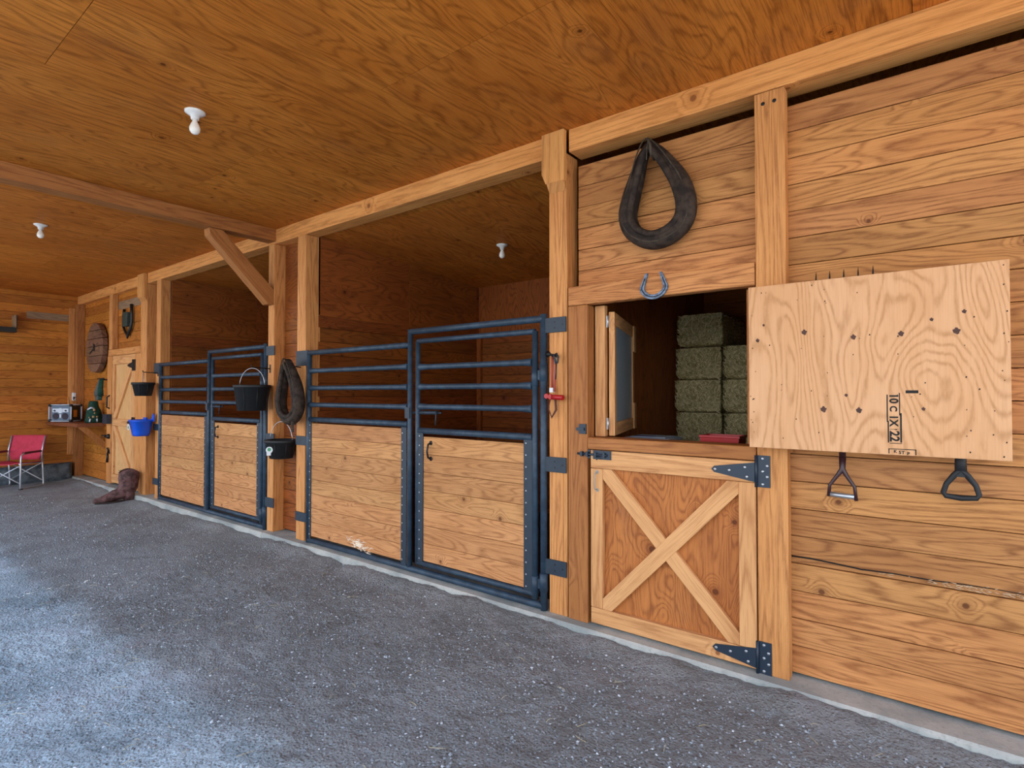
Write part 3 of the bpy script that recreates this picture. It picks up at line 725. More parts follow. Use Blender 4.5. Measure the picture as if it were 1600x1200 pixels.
# ------------------------------------------------------------------ horse collars, horseshoe
def collar(loc, label, rz=0, group='old horse collars'):
    t = thing('horse_collar', loc, label, 'horse collar', group, rz)
    P = [(-.01, .625), (-.06, .555), (-.10, .43), (-.143, .29), (-.16, .19), (-.125, .095), (-.04, .03), (.05, .012), (.145, .04), (.21, .105), (.222, .21), (.186, .345), (.125, .46), (.05, .575)]
    def sm(P, k=4):
        out = []; n = len(P)
        for i in range(n):
            p0, p1, p2, p3 = [Vector(P[(i + j - 1) % n]) for j in range(4)]
            for q in range(k):
                s = q / k; out.append(.5 * ((2 * p1) + (p2 - p0) * s + (2 * p0 - 5 * p1 + 4 * p2 - p3) * s * s + (3 * p1 - p0 - 3 * p2 + p3) * s ** 3))
        return out
    S = sm([(a, b) for a, b in P])
    cx = .03
    body = []; rad = []
    for q in S:
        w = 1 - min(1, max(0, q[1] / .6)); rr_ = .034 + .03 * math.sin(min(1, w * 1.15) * 2.2) ; rad.append(rr_)
        d = Vector((q[0] - cx, q[1] - .25)).normalized()
        body.append((q[0] + d.x * .012, .062 - .0 + rr_ * .0, q[1] + d.y * .012))
    m = MB(); m.tube(body, rad, 14, closed=True, up=(0, 1, 0), flat=(.95, 1)); m.build('padded_body', M['leather'], t, world=False)
    m = MB(); rim = []
    for q in S:
        d = Vector((q[0] - cx, q[1] - .25)).normalized(); rim.append((q[0] - d.x * .022, .02, q[1] - d.y * .022))
    m.tube(rim, .024, 12, closed=True, up=(0, 1, 0)); m.build('rim_roll', M['leather'], t, world=False)
    m = MB(); m.tube([(q[0] + (q[0] - cx) * .18, .012, q[1] + (q[1] - .25) * .12) for q in S], .005, 6, closed=True); m.build('stitched_seam', M['leather_in'], t, world=False)
    m = MB(); m.tube([(-.03, .05, .66), (0, .0, .665), (.02, -.005, .62), (.025, .0, .55), (.03, .05, .53)], .009, 6, flat=(1, .5)); m.tube([(.01, -.004, .66), (.0, -.006, .6), (-.005, -.004, .52)], .004, 6)
    m.build('top_strap', M['leather_in'], t, world=False)
    return t
c1 = collar((-1.315, -.048, 2.365), 'large dark leather horse collar hanging flat on the boards above the hatch')
c1.scale = (.9, 1, .9)
m = MB(); m.tube([(-1.29, .085, 2.90), (-1.29, -.02, 2.895), (-1.29, -.03, 2.915)], .006, 6)
c2 = copy_tree(c1); c2.location = (-5.04, -.178, 1.20); c2.rotation_euler = (0, 0, R(3)); c2.scale = (.74, 1, .9)
c2['label'] = 'dark brown horse collar hanging edge-on at the post left of the near gate'
m = MB(); m.tube([(.14, .06, .12), (.155, .03, .02), (.15, .03, -.06), (.165, .03, -.13)], [.016, .015, .014, .012], 8, flat=(1, .35)); m.build('hanging_strap', M['leather_in'], c2, world=False)
m = MB()
m.tube([(-5.02, -.001, 1.72), (-5.02, -.13, 1.735), (-5.02, -.14, 1.765)], .006, 8)
tag(m.build('wall_hook', M['black_iron']), 'black hook holding the edge-on horse collar on the post', 'hook')
m = MB(); m.tube([(-1.30, .078, 2.905), (-1.30, -.03, 2.90), (-1.30, -.05, 2.925)], .006, 8)
tag(m.build('wall_hook', M['black_iron']), 'black hook behind the top of the large flat hanging collar', 'hook')
# horseshoe
def horseshoe():
    m = MB(); cx, cz = -1.291, 2.098; O = []; I = []; Cn = []
    for k in range(27):
        q = -1 + 2 * k / 26; a = q * 2.35
        x = math.sin(a); z = -math.cos(a)
        if abs(a) > 1.35: e = abs(a) - 1.35; x = math.copysign(.975 - e * .42, a); z = -.21 + e * 1.02
        for L_, ro in ((O, .094), (Cn, .079), (I, .064)): L_.append((cx + ro * x * .97, cz + (ro if abs(a) < 1.35 else .094) * z * .92))
    n = 26
    for k in range(n):
        m.prism([O[k], O[k + 1], I[k + 1], I[k]], 'XZ', -.024, -.013)
    o = one(m, 'horseshoe', M['shoe_steel'], 'blue grey horseshoe nailed points up on the header of the hatch', 'horseshoe', None, 0)
    G = [(q[0], -.0245, q[1]) for q in Cn[2:-2]]
    g = MB(); g.tube([tuple(Vector(q) - o.location) for q in G], .004, 6, flat=(1, .5)); g.build('nail_groove', M['black_iron'], o, world=False)
    return o
horseshoe()
# dark forged piece on the far wall
t = thing('hoof_ornament', (-9.87, .045, 2.45), 'dark forged U shaped ornament with green grey centre above the narrow door', 'ornament')
m = MB(); m.tube([(-.16, 0, .33), (-.19, 0, .22), (-.185, 0, .05), (-.12, 0, -.02), (-.02, 0, -.09), (.10, 0, 0), (.15, 0, .10), (.15, 0, .25), (.13, 0, .38)], .026, 8, flat=(.7, 1)); m.tube([(-.02, 0, -.06), (-.02, 0, -.14)], [.03, .01], 8)
m.build('iron_band', M['black_iron'], t, world=False)
m = MB(); m.prism([(-.13, .05), (.05, .05), (.07, .26), (-.13, .28)], 'XZ', -.03, .02); m.build('plaque', plain('green_grey_metal', '#35443f', .6, .3, .3, 20), t, world=False)
# wooden disc
t = thing('wooden_disc', (-11.2, .055, 2.23), 'large round weathered wooden slab wheel hung on the far corner wall', 'wheel')
m = MB(); n = 40; bands = [-.42, -.27, -.14, .02, .15, .29, .42]
for i in range(6):
    a, b = bands[i] + .004, bands[i + 1] - .004; pts = []
    for k in range(9):
        z = a + (b - a) * k / 8; pts.append((math.sqrt(max(0.0004, .42 ** 2 - z * z)), z))
    poly = pts + [(-x, z) for x, z in pts[::-1]]
    m.prism(poly, 'XZ', -.075 + random.uniform(-.004, .004), 0)
m.build('slab', M['wheel_wood'], t, world=False, bevel=.004)
m = MB(); m.prism([(-.05, -.05), (.04, -.06), (.05, .05), (-.03, .07)], 'XZ', -.081, -.072); m.tube([(-.2, -.079, -.09), (-.05, -.08, -.03)], .008, 6); m.build('hub_hole', M['dark_void'], t, world=False)['label'] = 'dark square hub hole'

# ------------------------------------------------------------------ buckets
def bucket_mesh(r, h, t, taper=.8, flatb=False, rimw=.012):
    m = MB(); m.lathe([(r * taper * .2, 0), (r * taper, 0), (r * .97, h - .03), (r * .97 + rimw, h - .03), (r * .97 + rimw, h), (r * .94, h), (r * taper * .95, .012), (0.002, .012)], seg=36, sy=.9)
    for k in range(8):
        a = k / 8 * 6.28 + .3
        m.tube([((r * taper + .002) * math.cos(a), (r * taper + .002) * .9 * math.sin(a), .01), ((r * .97 + .002) * math.cos(a), (r * .97 + .002) * .9 * math.sin(a), h - .03)], .0035, 5)
    return m.build('pail', M['rubber'], t, world=False)
def bail(t, r, h, hh, cx=0):
    m = MB(); pts = []
    for k in range(13):
        a = math.pi * k / 12; pts.append((r * math.cos(a), 0, h - .01 + hh * math.sin(a)))
    m.tube(pts, .0035, 8); return m.build('bail_handle', M['wire'], t, world=False)
def hook(p0, tip, label):
    m = MB(); m.tube([p0, (tip[0], tip[1] + .02, tip[2] - .004), tip, (tip[0], tip[1] - .006, tip[2] + .02)], .006, 8)
    m.box((p0[0] - .012, p0[1] - .004, p0[2] - .045), (p0[0] + .012, p0[1] + .0, p0[2] + .045))
    return tag(m.build('bucket_hook', M['black_iron']), label, 'hook')
bA = thing('bucket', (-5.60, -.195, 1.282), 'large black rubber bucket hanging on the post with the diagonal brace', 'bucket', 'black rubber buckets', R(15))
bucket_mesh(.185, .265, bA); bail(bA, .175, .265, .185)
hook((-5.60, -.001, 1.722), (-5.60, -.20, 1.735), 'black hook carrying the large bucket')
bB = thing('bucket', (-5.32, -.03, .795), 'black bucket with a round white sticker, lower right of the large bucket', 'bucket', 'black rubber buckets', R(15))
bucket_mesh(.155, .19, bB, .76, rimw=.02); bail(bB, .15, .185, .20)
m = MB(); m.lathe([(.033, 0), (.033, .002)], (-.09, -.112, .095), 'Y', 20); m.lathe([(.018, 0), (.018, .001)], (-.09, -.1145, .10), 'Y', 16, 1)
m.box((-.115, -.1135, .04), (-.075, -.111, .075))
st = m.build('sticker', [M['white_plastic'], M['label_green']], bB, world=False); st['label'] = 'round white sticker with green print'
st.rotation_euler = (0, 0, R(34))
hook((-5.32, .118, 1.172), (-5.32, -.03, 1.178), 'black hook carrying the small bucket with sticker')
bC = thing('bucket', (-8.56, -.18, 1.425), 'small black bucket hanging at the far left post above the blue feeder', 'bucket', 'black rubber buckets', R(-15))
bucket_mesh(.15, .185, bC, .72); bail(bC, .14, .185, .15)
hook((-8.56, -.001, 1.745), (-8.56, -.185, 1.755), 'black hook carrying the small bucket above the blue feeder')
# blue corner feeder
t = thing('corner_feeder', (-8.75, -.04, .87), 'bright blue plastic corner feeder hanging below the small black bucket', 'feeder')
def ring(w, d, z, n=24):
    out = []
    for k in range(n):
        a = k / n * 6.28318; x = w * math.copysign(abs(math.cos(a)) ** .6, math.cos(a)); y = d * math.copysign(abs(math.sin(a)) ** .6, math.sin(a)); out.append((x, y, z))
    return out
m = MB()
ro = [ring(.10, .085, 0), ring(.115, .095, .03), ring(.15, .12, .20), ring(.165, .13, .205), ring(.165, .13, .225), ring(.14, .11, .225), ring(.10, .08, .03)]
m.loft([[(p[0], p[1] - .1, p[2]) for p in r_] for r_ in ro]); m.build('tub', M['blue'], t, world=False)
m = MB(); m.prism([(.06, .20), (.17, .20), (.17, .30), (.14, .31)], 'XZ', -.004, .01); m.build('back_tab', M['blue'], t, world=False)
m = MB(); m.box((-.165, -.02, .18), (-.06, -.0, .25)); m.build('back_tab', M['blue'], t, world=False)
m = MB(); m.lathe([(.045, 0), (.045, .002)], (-.085, -.222, .125), 'Y', 20); m.lathe([(.02, 0), (.02, .001)], (-.085, -.2245, .12), 'Y', 14, 1); m.build('sticker', [M['white_plastic'], M['label_green']], t, world=False)['label'] = 'white sticker'

# ------------------------------------------------------------------ halter on the notched post
t = thing('lead_strap', (-1.975, -.005, 1.30), 'faded red strap with bright red clip hanging from a peg on the notched post', 'strap')
def add(name, mat, fn, wl_=False):
    m = MB(); fn(m); return m.build(name, M[mat], t, world=False)
add('peg', 'black_iron', lambda m: (m.tube([(-.0, 0, .405), (-.015, -.075, .415)], .009, 8), m.lathe([(.002, 0), (.018, .006), (.02, .018), (.002, .03)], (-.016, -.07, .415), 'Y', 12)))
add('strap', 'redstrap', lambda m: (m.tube([(-.015, -.03, .41), (-.018, -.035, .30), (-.02, -.03, .17)], .009, 6, flat=(1, .35)), m.tube([(.015, -.035, .36), (.008, -.035, .28), (.0, -.035, .17)], .007, 6)))
add('snap_hook', 'hinge', lambda m: (m.tube([(.0, -.04, .41), (.022, -.04, .42), (.034, -.04, .395), (.028, -.04, .36), (.016, -.04, .355), (.008, -.04, .385)], .007, 6, closed=True), m.tube([(.016, -.035, .355), (.01, -.035, .25)], .006, 6)))
add('clip', 'red', lambda m: (m.tube([(-.01, -.045, .135), (.075, -.045, .13)], .017, 10), m.lathe([(.016, 0), (.02, .01), (.016, .02)], (-.025, -.03, .135), 'Y', 12), m.lathe([(.016, 0), (.02, .01), (.016, .02)], (-.055, -.03, .14), 'Y', 12)))
add('ferrule', 'white_plastic', lambda m: m.box((-.032, -.045, .165), (-.005, -.025, .195)))
add('loop_end', 'darkstrap', lambda m: m.tube([(-.03, -.035, .12), (-.045, -.035, .06), (-.02, -.035, 0), (.015, -.035, .05), (.01, -.035, .12)], .009, 6, flat=(.4, 1)))

# ------------------------------------------------------------------ tool board with tools behind it
t = thing('tool_board', (-.24, -.10, 1.182), 'large pale plywood sheet mounted on the right board wall covering tools', 'board')
m = MB(); m.box((-.742, -.111, 1.184), (.256, -.093, 2.0), 2); m.build('plywood_sheet', M['pale_ply'], t, bevel=.001)
m = MB(); m.box((-.738, -.093, 1.30), (-.70, -.002, 1.90), 2); m.build('spacer_batten', M['pine'], t)
m = MB(); m.box((.19, -.093, 1.3), (.24, .077, 1.9), 2); m.build('spacer_batten', M['pine'], t)
KN = [(-.699, 1.726, .009), (-.487, 1.754, .012), (-.284, 1.718, .011), (-.104, 1.722, .011), (.087, 1.721, .013), (.113, 1.801, .008), (.004, 1.776, .007), (-.408, 1.382, .013), (-.265, 1.38, .012), (-.315, 1.449, .007), (-.67, 1.802, .006), (-.028, 1.39, .007)]
for x, z, r_ in KN:
    n = 14; pl = [(x + r_ * math.cos(k / n * 6.283) * (1 + .2 * math.sin(k * 2.3)), z + r_ * math.sin(k / n * 6.283) * (1 + .25 * math.cos(k * 1.7))) for k in range(n)]
    m = MB(); m.prism(pl, 'XZ', -.1118, -.1105); m.build('knot', M['knot'], t)
m = MB(); rr = random.Random(11)
for i in range(58):
    x = rr.uniform(-.72, .24); z = rr.uniform(1.2, 1.98)
    if rr.random() < .4: x = rr.choice([-.725, .235, -.4, .12]) + rr.gauss(0, .006)
    s_ = rr.uniform(.0018, .0032); m.prism([(x - s_, z - s_), (x + s_ * .8, z - s_), (x + s_, z + s_), (x - s_ * .5, z + s_ * 1.4)], 'XZ', -.1116, -.1105)
m.build('nail_holes', M['nail'], t)['label'] = 'scattered dark nail holes'; bpy.data.objects['nail_holes']['kind'] = 'stuff'
# ink stamp
def text_mesh(s, size, mtx, ext=.0004):
    cu = bpy.data.curves.new('t', 'FONT'); cu.body = s; cu.size = size; cu.extrude = ext; cu.align_x = 'LEFT'; cu.offset = size * .035
    o = bpy.data.objects.new('t', cu); COL.objects.link(o); bpy.context.view_layer.update()
    me = bpy.data.meshes.new_from_object(o.evaluated_get(bpy.context.evaluated_depsgraph_get()))
    vs = [mtx @ v.co for v in me.vertices]; fs = [list(p.vertices) for p in me.polygons]
    bpy.data.objects.remove(o); return vs, fs
m = MB()
def rect(x0, z0, x1, z1): m.box((x0, -.1118, z0), (x1, -.1108, z1))
rect(-.160, 1.33, -.1555, 1.452); rect(-.157, 1.238, -.152, 1.335); rect(-.1145, 1.36, -.1105, 1.46); rect(-.1115, 1.24, -.105, 1.37)
rect(-.150, 1.2345, -.105, 1.2375); rect(-.150, 1.2965, -.118, 1.2985)
rect(-.154, 1.209, -.056, 1.2125); rect(-.155, 1.19, -.1515, 1.2125); rect(-.0585, 1.188, -.0545, 1.2125); rect(-.09, 1.458, -.045, 1.471)
rect(-.042, 1.452, -.036, 1.457); rect(-.07, 1.441, -.067, 1.444)
def put(s, x, z, size, rot):
    mtx = Matrix.Translation((x, -.1114, z)) @ Matrix.Rotation(R(rot), 4, 'Y') @ Matrix.Rotation(R(90), 4, 'X')
    vs, fs = text_mesh(s, size, mtx); b = [m.vert(v) for v in vs]
    for f in fs: m.face([b[i] for i in f], [(0, 0)] * len(f))
put('10', -.148, 1.457, .044, 90); put('C', -.147, 1.402, .036, 90); put('1X', -.148, 1.362, .042, 90); put("'", -.145, 1.30, .03, 90); put('22', -.148, 1.291, .048, 90)
put('K', -.136, 1.194, .018, 0); put('5T', -.118, 1.190, .02, 0); put('B', -.088, 1.186, .02, 0)
m.build('ink_stamp', M['ink'], t)['label'] = 'black stencilled grade stamp'
# garden fork
t = thing('garden_fork', (-.345, .02, .95), 'garden fork hanging upside down, maroon D handle below the plywood board, tines above', 'fork', 'garden tools behind the board')
m = MB()
for i in range(5):
    x = -.455 + .06 * i; m.tube([(x, .035, 1.80), (x, .03, 1.9), (x, .03, 2.035), (x, .036, 2.066)], [.006, .0055, .004, .001], 6)
m.tube([(-.455, .035, 1.80), (-.215, .035, 1.80)], .008, 6); m.tube([(-.335, .035, 1.80), (-.343, .02, 1.68)], .012, 8); m.build('tine_head', M['black_iron'], t)
m = MB(); m.tube([(-.343, .02, 1.70), (-.346, .01, 1.14)], .015, 10); m.build('shaft', M['fork'], t)
m = MB(); m.tube([(-.346, .01, 1.15), (-.347, .005, 1.09), (-.37, 0, 1.055), (-.400, 0, 1.01), (-.405, 0, .955)], [.016, .013, .009, .008, .008], 8)
m.tube([(-.346, .01, 1.15), (-.346, .005, 1.09), (-.325, 0, 1.055), (-.296, 0, 1.01), (-.290, 0, .945)], [.016, .013, .009, .008, .008], 8); m.build('yoke', M['fork'], t)
m = MB(); m.tube([(-.398, 0, .966), (-.298, 0, .962)], .0125, 12); m.build('grip', M['zinc'], t)['label'] = 'grey worn crossbar grip'
t = thing('spade', (.097, .02, 1.0), 'spade hanging upside down with black plastic D handle below the plywood board', 'spade', 'garden tools behind the board')
m = MB(); m.box((.02, .035, 1.62), (.175, .04, 1.93)); m.build('blade', M['black_iron'], t)
m = MB(); m.tube([(.098, .03, 1.70), (.098, .01, 1.13)], .016, 10); m.build('shaft', M['pine'], t)
m = MB(); pts = [(.098, 0, 1.13), (.075, 0, 1.10), (.048, 0, 1.06), (.037, 0, 1.022), (.045, 0, 1.008), (.098, 0, 1.003), (.150, 0, 1.008), (.158, 0, 1.022), (.148, 0, 1.06), (.121, 0, 1.10)]
m.tube(pts, [.016, .013, .011, .011, .012, .013, .012, .011, .011, .013], 10, closed=True); m.tube([(.098, .01, 1.20), (.098, .002, 1.12)], [.02, .022], 10); m.prism([(.07, 1.095), (.126, 1.095), (.11, 1.13), (.086, 1.13)], 'XZ', -.01, .01); m.build('d_handle', M['rubber'], t)

# ------------------------------------------------------------------ hay room contents
def bale_mesh(seed):
    rr = random.Random(seed); m = MB(); hx, hy, hz = .207, .42, .152
    n = 6
    def q(p): 
        k = mnoise.noise((p[0] * 9 + seed, p[1] * 9, p[2] * 9)) * .014; return (p[0] + k, p[1] + k * .9, p[2])
    # rounded box from loft of superellipse rings along y
    rings = []
    for i in range(15):
        y = -hy + 2 * hy * i / 14; e = 1 if 0 < i < 14 else .93; r_ = []
        for k in range(36):
            a = k / 36 * 6.28318; c, s_ = math.cos(a), math.sin(a)
            x = hx * e * math.copysign(abs(c) ** .3, c); z = hz * e * math.copysign(abs(s_) ** .3, s_); r_.append(q((x, y, z + hz)))
        rings.append(r_)
    m.loft(rings); return m
def stems_mesh(seed, cnt, front=False):
    rr = random.Random(seed); m = MB(); hx, hy, hz = .19, .415, .14
    for i in range(cnt):
        f = rr.random() * (.6 if front else 1)
        if f < .6: p = Vector((rr.uniform(-hx, hx), -hy, rr.uniform(-hz, hz))); nn = Vector((0, -1, 0)); a = rr.gauss(1.2, .9)
        elif f < .85: p = Vector((rr.uniform(-hx, hx), rr.uniform(-hy, hy), hz)); nn = Vector((0, 0, 1)); a = rr.uniform(0, 6.28)
        else: p = Vector((hx, rr.uniform(-hy, hy), rr.uniform(-hz, hz))); nn = Vector((1, 0, 0)); a = rr.uniform(0, 6.28)
        e1 = nn.orthogonal().normalized(); e2 = nn.cross(e1)
        if f < .6: e1 = Vector((1, 0, 0)); e2 = Vector((0, 0, 1))
        d = (e1 * math.cos(a) + e2 * math.sin(a)) + nn * rr.uniform(-.05, .3); d.normalize(); L = rr.uniform(.03, .10); w = rr.uniform(.0012, .0034)
        sd = d.cross(nn).normalized() * w; mid = p + d * L * .5 + nn * rr.uniform(.002, .012); end = p + d * L + e2 * rr.uniform(-.02, .02)
        z = Vector((0, 0, .152))
        if True:
            end.x = max(-.212, min(.212, end.x)); end.z = max(-.149, min(.149, end.z)); mid.x = max(-.21, min(.21, mid.x)); mid.z = max(-.149, min(.149, mid.z))
        b = [m.vert(v + z) for v in (p - sd, p + sd, mid + sd, mid - sd, end)]
        m.face([b[0], b[1], b[2], b[3]], [(0, 0)] * 4); m.face([b[3], b[2], b[4]], [(0, 0)] * 3)
    return m
lev = [-.03, .30, .63, .97, 1.283, 1.585, 1.885]
bp = thing('hay_bale', (-1.70, 2.42, lev[6] + .004), 'green hay bale alone on top of the stack in the hay room', 'hay bale', 'stacked hay bales')
b0 = bale_mesh(1).build('bale_body', M['hay'], bp, world=False); s0 = stems_mesh(2, 2600).build('loose_stems', M['stems'], bp, world=False); s0['kind'] = 'stuff'
sfront = stems_mesh(5, 2400, True).build('tmp', M['stems'], None, world=False); sf = sfront.data; bpy.data.objects.remove(sfront)
names = {0: 'left', 1: 'middle', 2: 'right'}
rowname = ['lowest, on the floor', 'second from the floor', 'third from the floor', 'just above the sill', 'second above the sill', 'third above the sill']
for c in range(3):
    for k in range(6):
        if c == 2 and k > 4: continue
        o = copy_tree(bp); o.children[1].data = sf if o.children[1].name.startswith('loose') else o.children[1].data
        if o.children[0].name.startswith('loose'): o.children[0].data = sf
        o.location = (-1.72 + .452 * c + random.uniform(-.004, .004), 2.42 + random.uniform(-.03, .03), lev[k])
        if random.random() < .5: o.rotation_euler = (0, 0, random.uniform(-.012, .012))
        o.scale = (1, 1, (lev[k + 1] - lev[k]) / .305)
        o['label'] = 'hay bale in the %s column of the stack, %s' % (names[c], rowname[k])
m = MB(); m.box((-1.9, .25, .98), (-.8, .95, 1.02), 0); m.box((-1.85, .3, -.03), (-1.78, .37, .98), 2); m.box((-.9, .3, -.03), (-.83, .37, .98), 2); m.box((-1.85, .83, -.03), (-1.78, .9, .98), 2); m.box((-.9, .83, -.03), (-.83, .9, .98), 2)
one(m, 'work_bench', M['stall_ply'], 'dark plank bench behind the hatch carrying the white lid and red tray', 'bench')
t = thing('storage_tote', (-1.56, .60, 1.02), 'pale grey lidded plastic tote with blue patch behind the hatch sill', 'tote')
m = MB(); m.loft([[(x * .9, y * .9, 0) for x, y in ((-.15, -.12), (.15, -.12), (.15, .12), (-.15, .12))], [(x, y, .115) for x, y in ((-.15, -.12), (.15, -.12), (.15, .12), (-.15, .12))]], smooth=False); m.build('tub', M['white_plastic'], t, world=False)
m = MB(); m.box((-.165, -.135, .115), (.165, .135, .132)); m.box((-.13, -.1, .132), (.13, .1, .14)); m.build('lid', M['tote'], t, world=False, bevel=.006)
m = MB(); m.box((-.11, -.09, .14), (.03, -.03, .1415)); m.build('blue_patch', plain('dark_blue_print', '#1b2a78', .4), t, world=False)
t = thing('red_tray', (-1.03, .42, 1.02), 'bright red plastic box standing behind the hatch sill', 'box')
m = MB(); m.loft([[(x * .92, y * .92, 0) for x, y in ((-.115, -.08), (.115, -.08), (.115, .08), (-.115, .08))], [(x, y, .165) for x, y in ((-.115, -.08), (.115, -.08), (.115, .08), (-.115, .08))], [(x * 1.05, y * 1.05, .168) for x, y in ((-.115, -.08), (.115, -.08), (.115, .08), (-.115, .08))], [(x * 1.05, y * 1.05, .18) for x, y in ((-.115, -.08), (.115, -.08), (.115, .08), (-.115, .08))], [(x * .93, y * .93, .18) for x, y in ((-.115, -.08), (.115, -.08), (.115, .08), (-.115, .08))], [(x * .85, y * .85, .02) for x, y in ((-.115, -.08), (.115, -.08), (.115, .08), (-.115, .08))]], smooth=False); m.build('tray', M['red'], t, world=False)

# ------------------------------------------------------------------ far corner: shelf, radio, gear
t = thing('corner_shelf', (-11.6, -.1, .91), 'thick dark wooden shelf in the far corner carrying the radio', 'shelf')
m = MB(); m.prism([(-12.164, -.42), (-10.93, -.31), (-10.93, .079), (-12.05, .079), (-12.05, -.045), (-12.164, -.045)], 'XY', .915, .975); m.build('shelf_board', M['reclaim'], t, bevel=.004)
m = MB(); m.prism([(-.28, .914), (-.18, .914), (.078, .66), (.078, .54)], 'YZ', -11.02, -10.95, 0, 1); m.build('shelf_bracket', M['post_dark'], t)
t = thing('radio', (-11.83, -.24, .978), 'rugged jobsite radio with silver bumpers on the corner shelf', 'radio', None, R(37))
w, d, h = .19, .115, .30
m = MB(); m.box((-w + .015, -d + .012, .02), (w - .015, d - .012, h - .02)); m.build('body', M['grey_plastic'], t, world=False, bevel=.01)
for sx in (-1, 1):
    for sy in (-1, 1):
        for z in (.022, h - .022):
            m = MB(); m.lathe([(.002, -.024), (.024, -.018), (.03, 0), (.024, .018), (.002, .024)], (sx * (w - .012), sy * (d - .012), z), 'Z', 12)
            m.build('corner_bumper', M['black_plastic'], t, world=False)
m = MB()
for sx in (-1, 1):
    for sy in (-1, 1): m.tube([(sx * (w - .002), sy * (d - .004), .04), (sx * (w - .002), sy * (d - .004), h - .04)], .010, 8)
for sy in (-1, 1):
    for z in (.012, h - .012): m.tube([(-w + .035, sy * (d - .004), z), (w - .035, sy * (d - .004), z)], .009, 8)
for z in (.012, h - .012): m.tube([(w - .004, -d + .03, z), (w - .004, d - .03, z)], .008, 8)
m.build('bumper_bar', M['silver'], t, world=False)
m = MB(); m.box((-.135, -.108, .165), (.135, -.102, .225)); m.lathe([(.045, 0), (.045, .012)], (0, -.10, .19), 'Y', 20); m.box((-.014, -.107, .07), (.014, -.1, .13)); m.build('display', M['silver'], t, world=False)
M['grille'] = plain('speaker_grille', '#2c2430', .7)
for x in (-.078, .078):
    m = MB(); m.lathe([(.055, 0), (.055, .006), (.048, .008), (.04, .003), (.01, .002)], (x, -.102, .095), 'Y', 24); m.build('speaker', M['grille'], t, world=False)
for x in (-.095, .095):
    m = MB(); m.lathe([(.014, 0), (.014, .015)], (x, -.107, .19), 'Y', 12); m.build('knob', M['black_plastic'], t, world=False)
m = MB(); m.box((w - .016, -.09, .03), (w - .010, .09, h - .03)); m.build('side_panel', M['black_plastic'], t, world=False)
m = MB(); m.box((w - .012, -.055, .08), (w - .006, .02, .20)); m.build('battery_window', M['orange'], t, world=False)['label'] = 'orange side panel'
m = MB(); m.tube([(.03, .05, h - .02), (.01, .05, h + .12)], .003, 6); m.build('antenna', M['black_plastic'], t, world=False)
# socket
t = thing('wall_outlet', (-12.0, -.041, 1.36), 'white socket box on the corner post above the radio', 'outlet')
m = MB(); m.box((-12.13, -.085, 1.335), (-12.045, -.041, 1.475)); m.build('box', M['white_plastic'], t, bevel=.004)
m = MB(); m.box((-12.05, -.084, 1.35), (-12.02, -.075, 1.40)); m.box((-12.047, -.07, 1.375), (-12.038, -.055, 1.40)); m.build('plug', M['black_plastic'], t)
# green bag
t = thing('green_bag', (-11.03, -.06, .976), 'dark green bundle of canvas gear with tan patches on the corner shelf', 'bag', None, R(72)); t.scale = (.6, 1, 1)
m = MB(); rg = []
for i, (z, w_, d_) in enumerate(((0, .19, .07), (.05, .20, .075), (.13, .175, .075), (.20, .16, .07), (.26, .12, .06), (.32, .10, .05), (.36, .095, .04))):
    rg.append([(w_ * math.cos(a) * (1 + .08 * math.sin(5 * a + i)), d_ * math.sin(a) - .0, z) for a in [k / 20 * 6.283 for k in range(20)]])
m.loft(rg); m.build('canvas', M['green'], t, world=False)
for x, z, r_ in ((.02, .21, .035), (.03, .16, .025), (-.0, .10, .035), (.08, .10, .025), (-.09, .09, .02)):
    m = MB(); m.lathe([(r_, 0), (r_ * .8, .02), (.003, .026)], (x, -.065, z), 'Y', 10, sy=.6); m.build('patch', M['tan'], t, world=False)
for q, r_ in (([(-.13, -.065, .22), (-.05, -.08, .25), (.02, -.075, .235)], .014), ([(-.08, -.08, .02), (-.06, -.085, .07)], .02), ([(.09, -.075, .02), (.08, -.08, .07)], .018)):
    m = MB(); m.tube(q, r_, 6); m.build('buckle', M['silver'], t, world=False)
# gloves hanging
t = thing('work_gloves', (-10.72, -.02, 1.42), 'grey and green work gloves hanging from a hook beside the narrow door', 'gloves')
m = MB(); m.tube([(.08, .08, .26), (.08, -.07, .265)], .01, 6); m.tube([(-.17, -.02, .285), (.1, -.02, .28)], .011, 6); m.build('hook', M['black_iron'], t, world=False)
m = MB(); m.tube([(.05, -.05, .26), (.0, -.06, .14), (-.04, -.06, .05), (-.07, -.06, -.01)], [.03, .045, .06, .05], 12, flat=(1, .5)); 
for i in range(4): m.tube([(-.11 + .03 * i, -.06, 0), (-.12 + .033 * i, -.065, -.07)], [.017, .013], 8)
m.build('glove', M['grey_glove'], t, world=False)
m = MB(); m.tube([(.09, -.05, .27), (.08, -.06, .12), (.09, -.06, .0)], [.03, .04, .045], 12, flat=(1, .5))
for i in range(4): m.tube([(.055 + .024 * i, -.06, .0), (.05 + .026 * i, -.065, -.07)], [.014, .011], 8)
m.build('glove', M['green'], t, world=False)['label'] = 'green glove'
# black wall unit
t = thing('wall_rack', (-12.199, -1.1, 2.47), 'small black edged open rack high on the end wall', 'rack')
m = MB(); m.box((-12.199, -1.4, 2.47), (-11.98, -.86, 2.55)); m.build('tray', M['black_plastic'], t)
m = MB(); m.box((-12.199, -.885, 2.551), (-11.99, -.865, 2.755)); m.build('end_panel', M['grey_wood'], t)['label'] = 'pale end panel'
m = MB(); m.box((-12.199, -.864, 2.551), (-11.99, -.855, 2.76)); m.build('edge', M['black_plastic'], t)
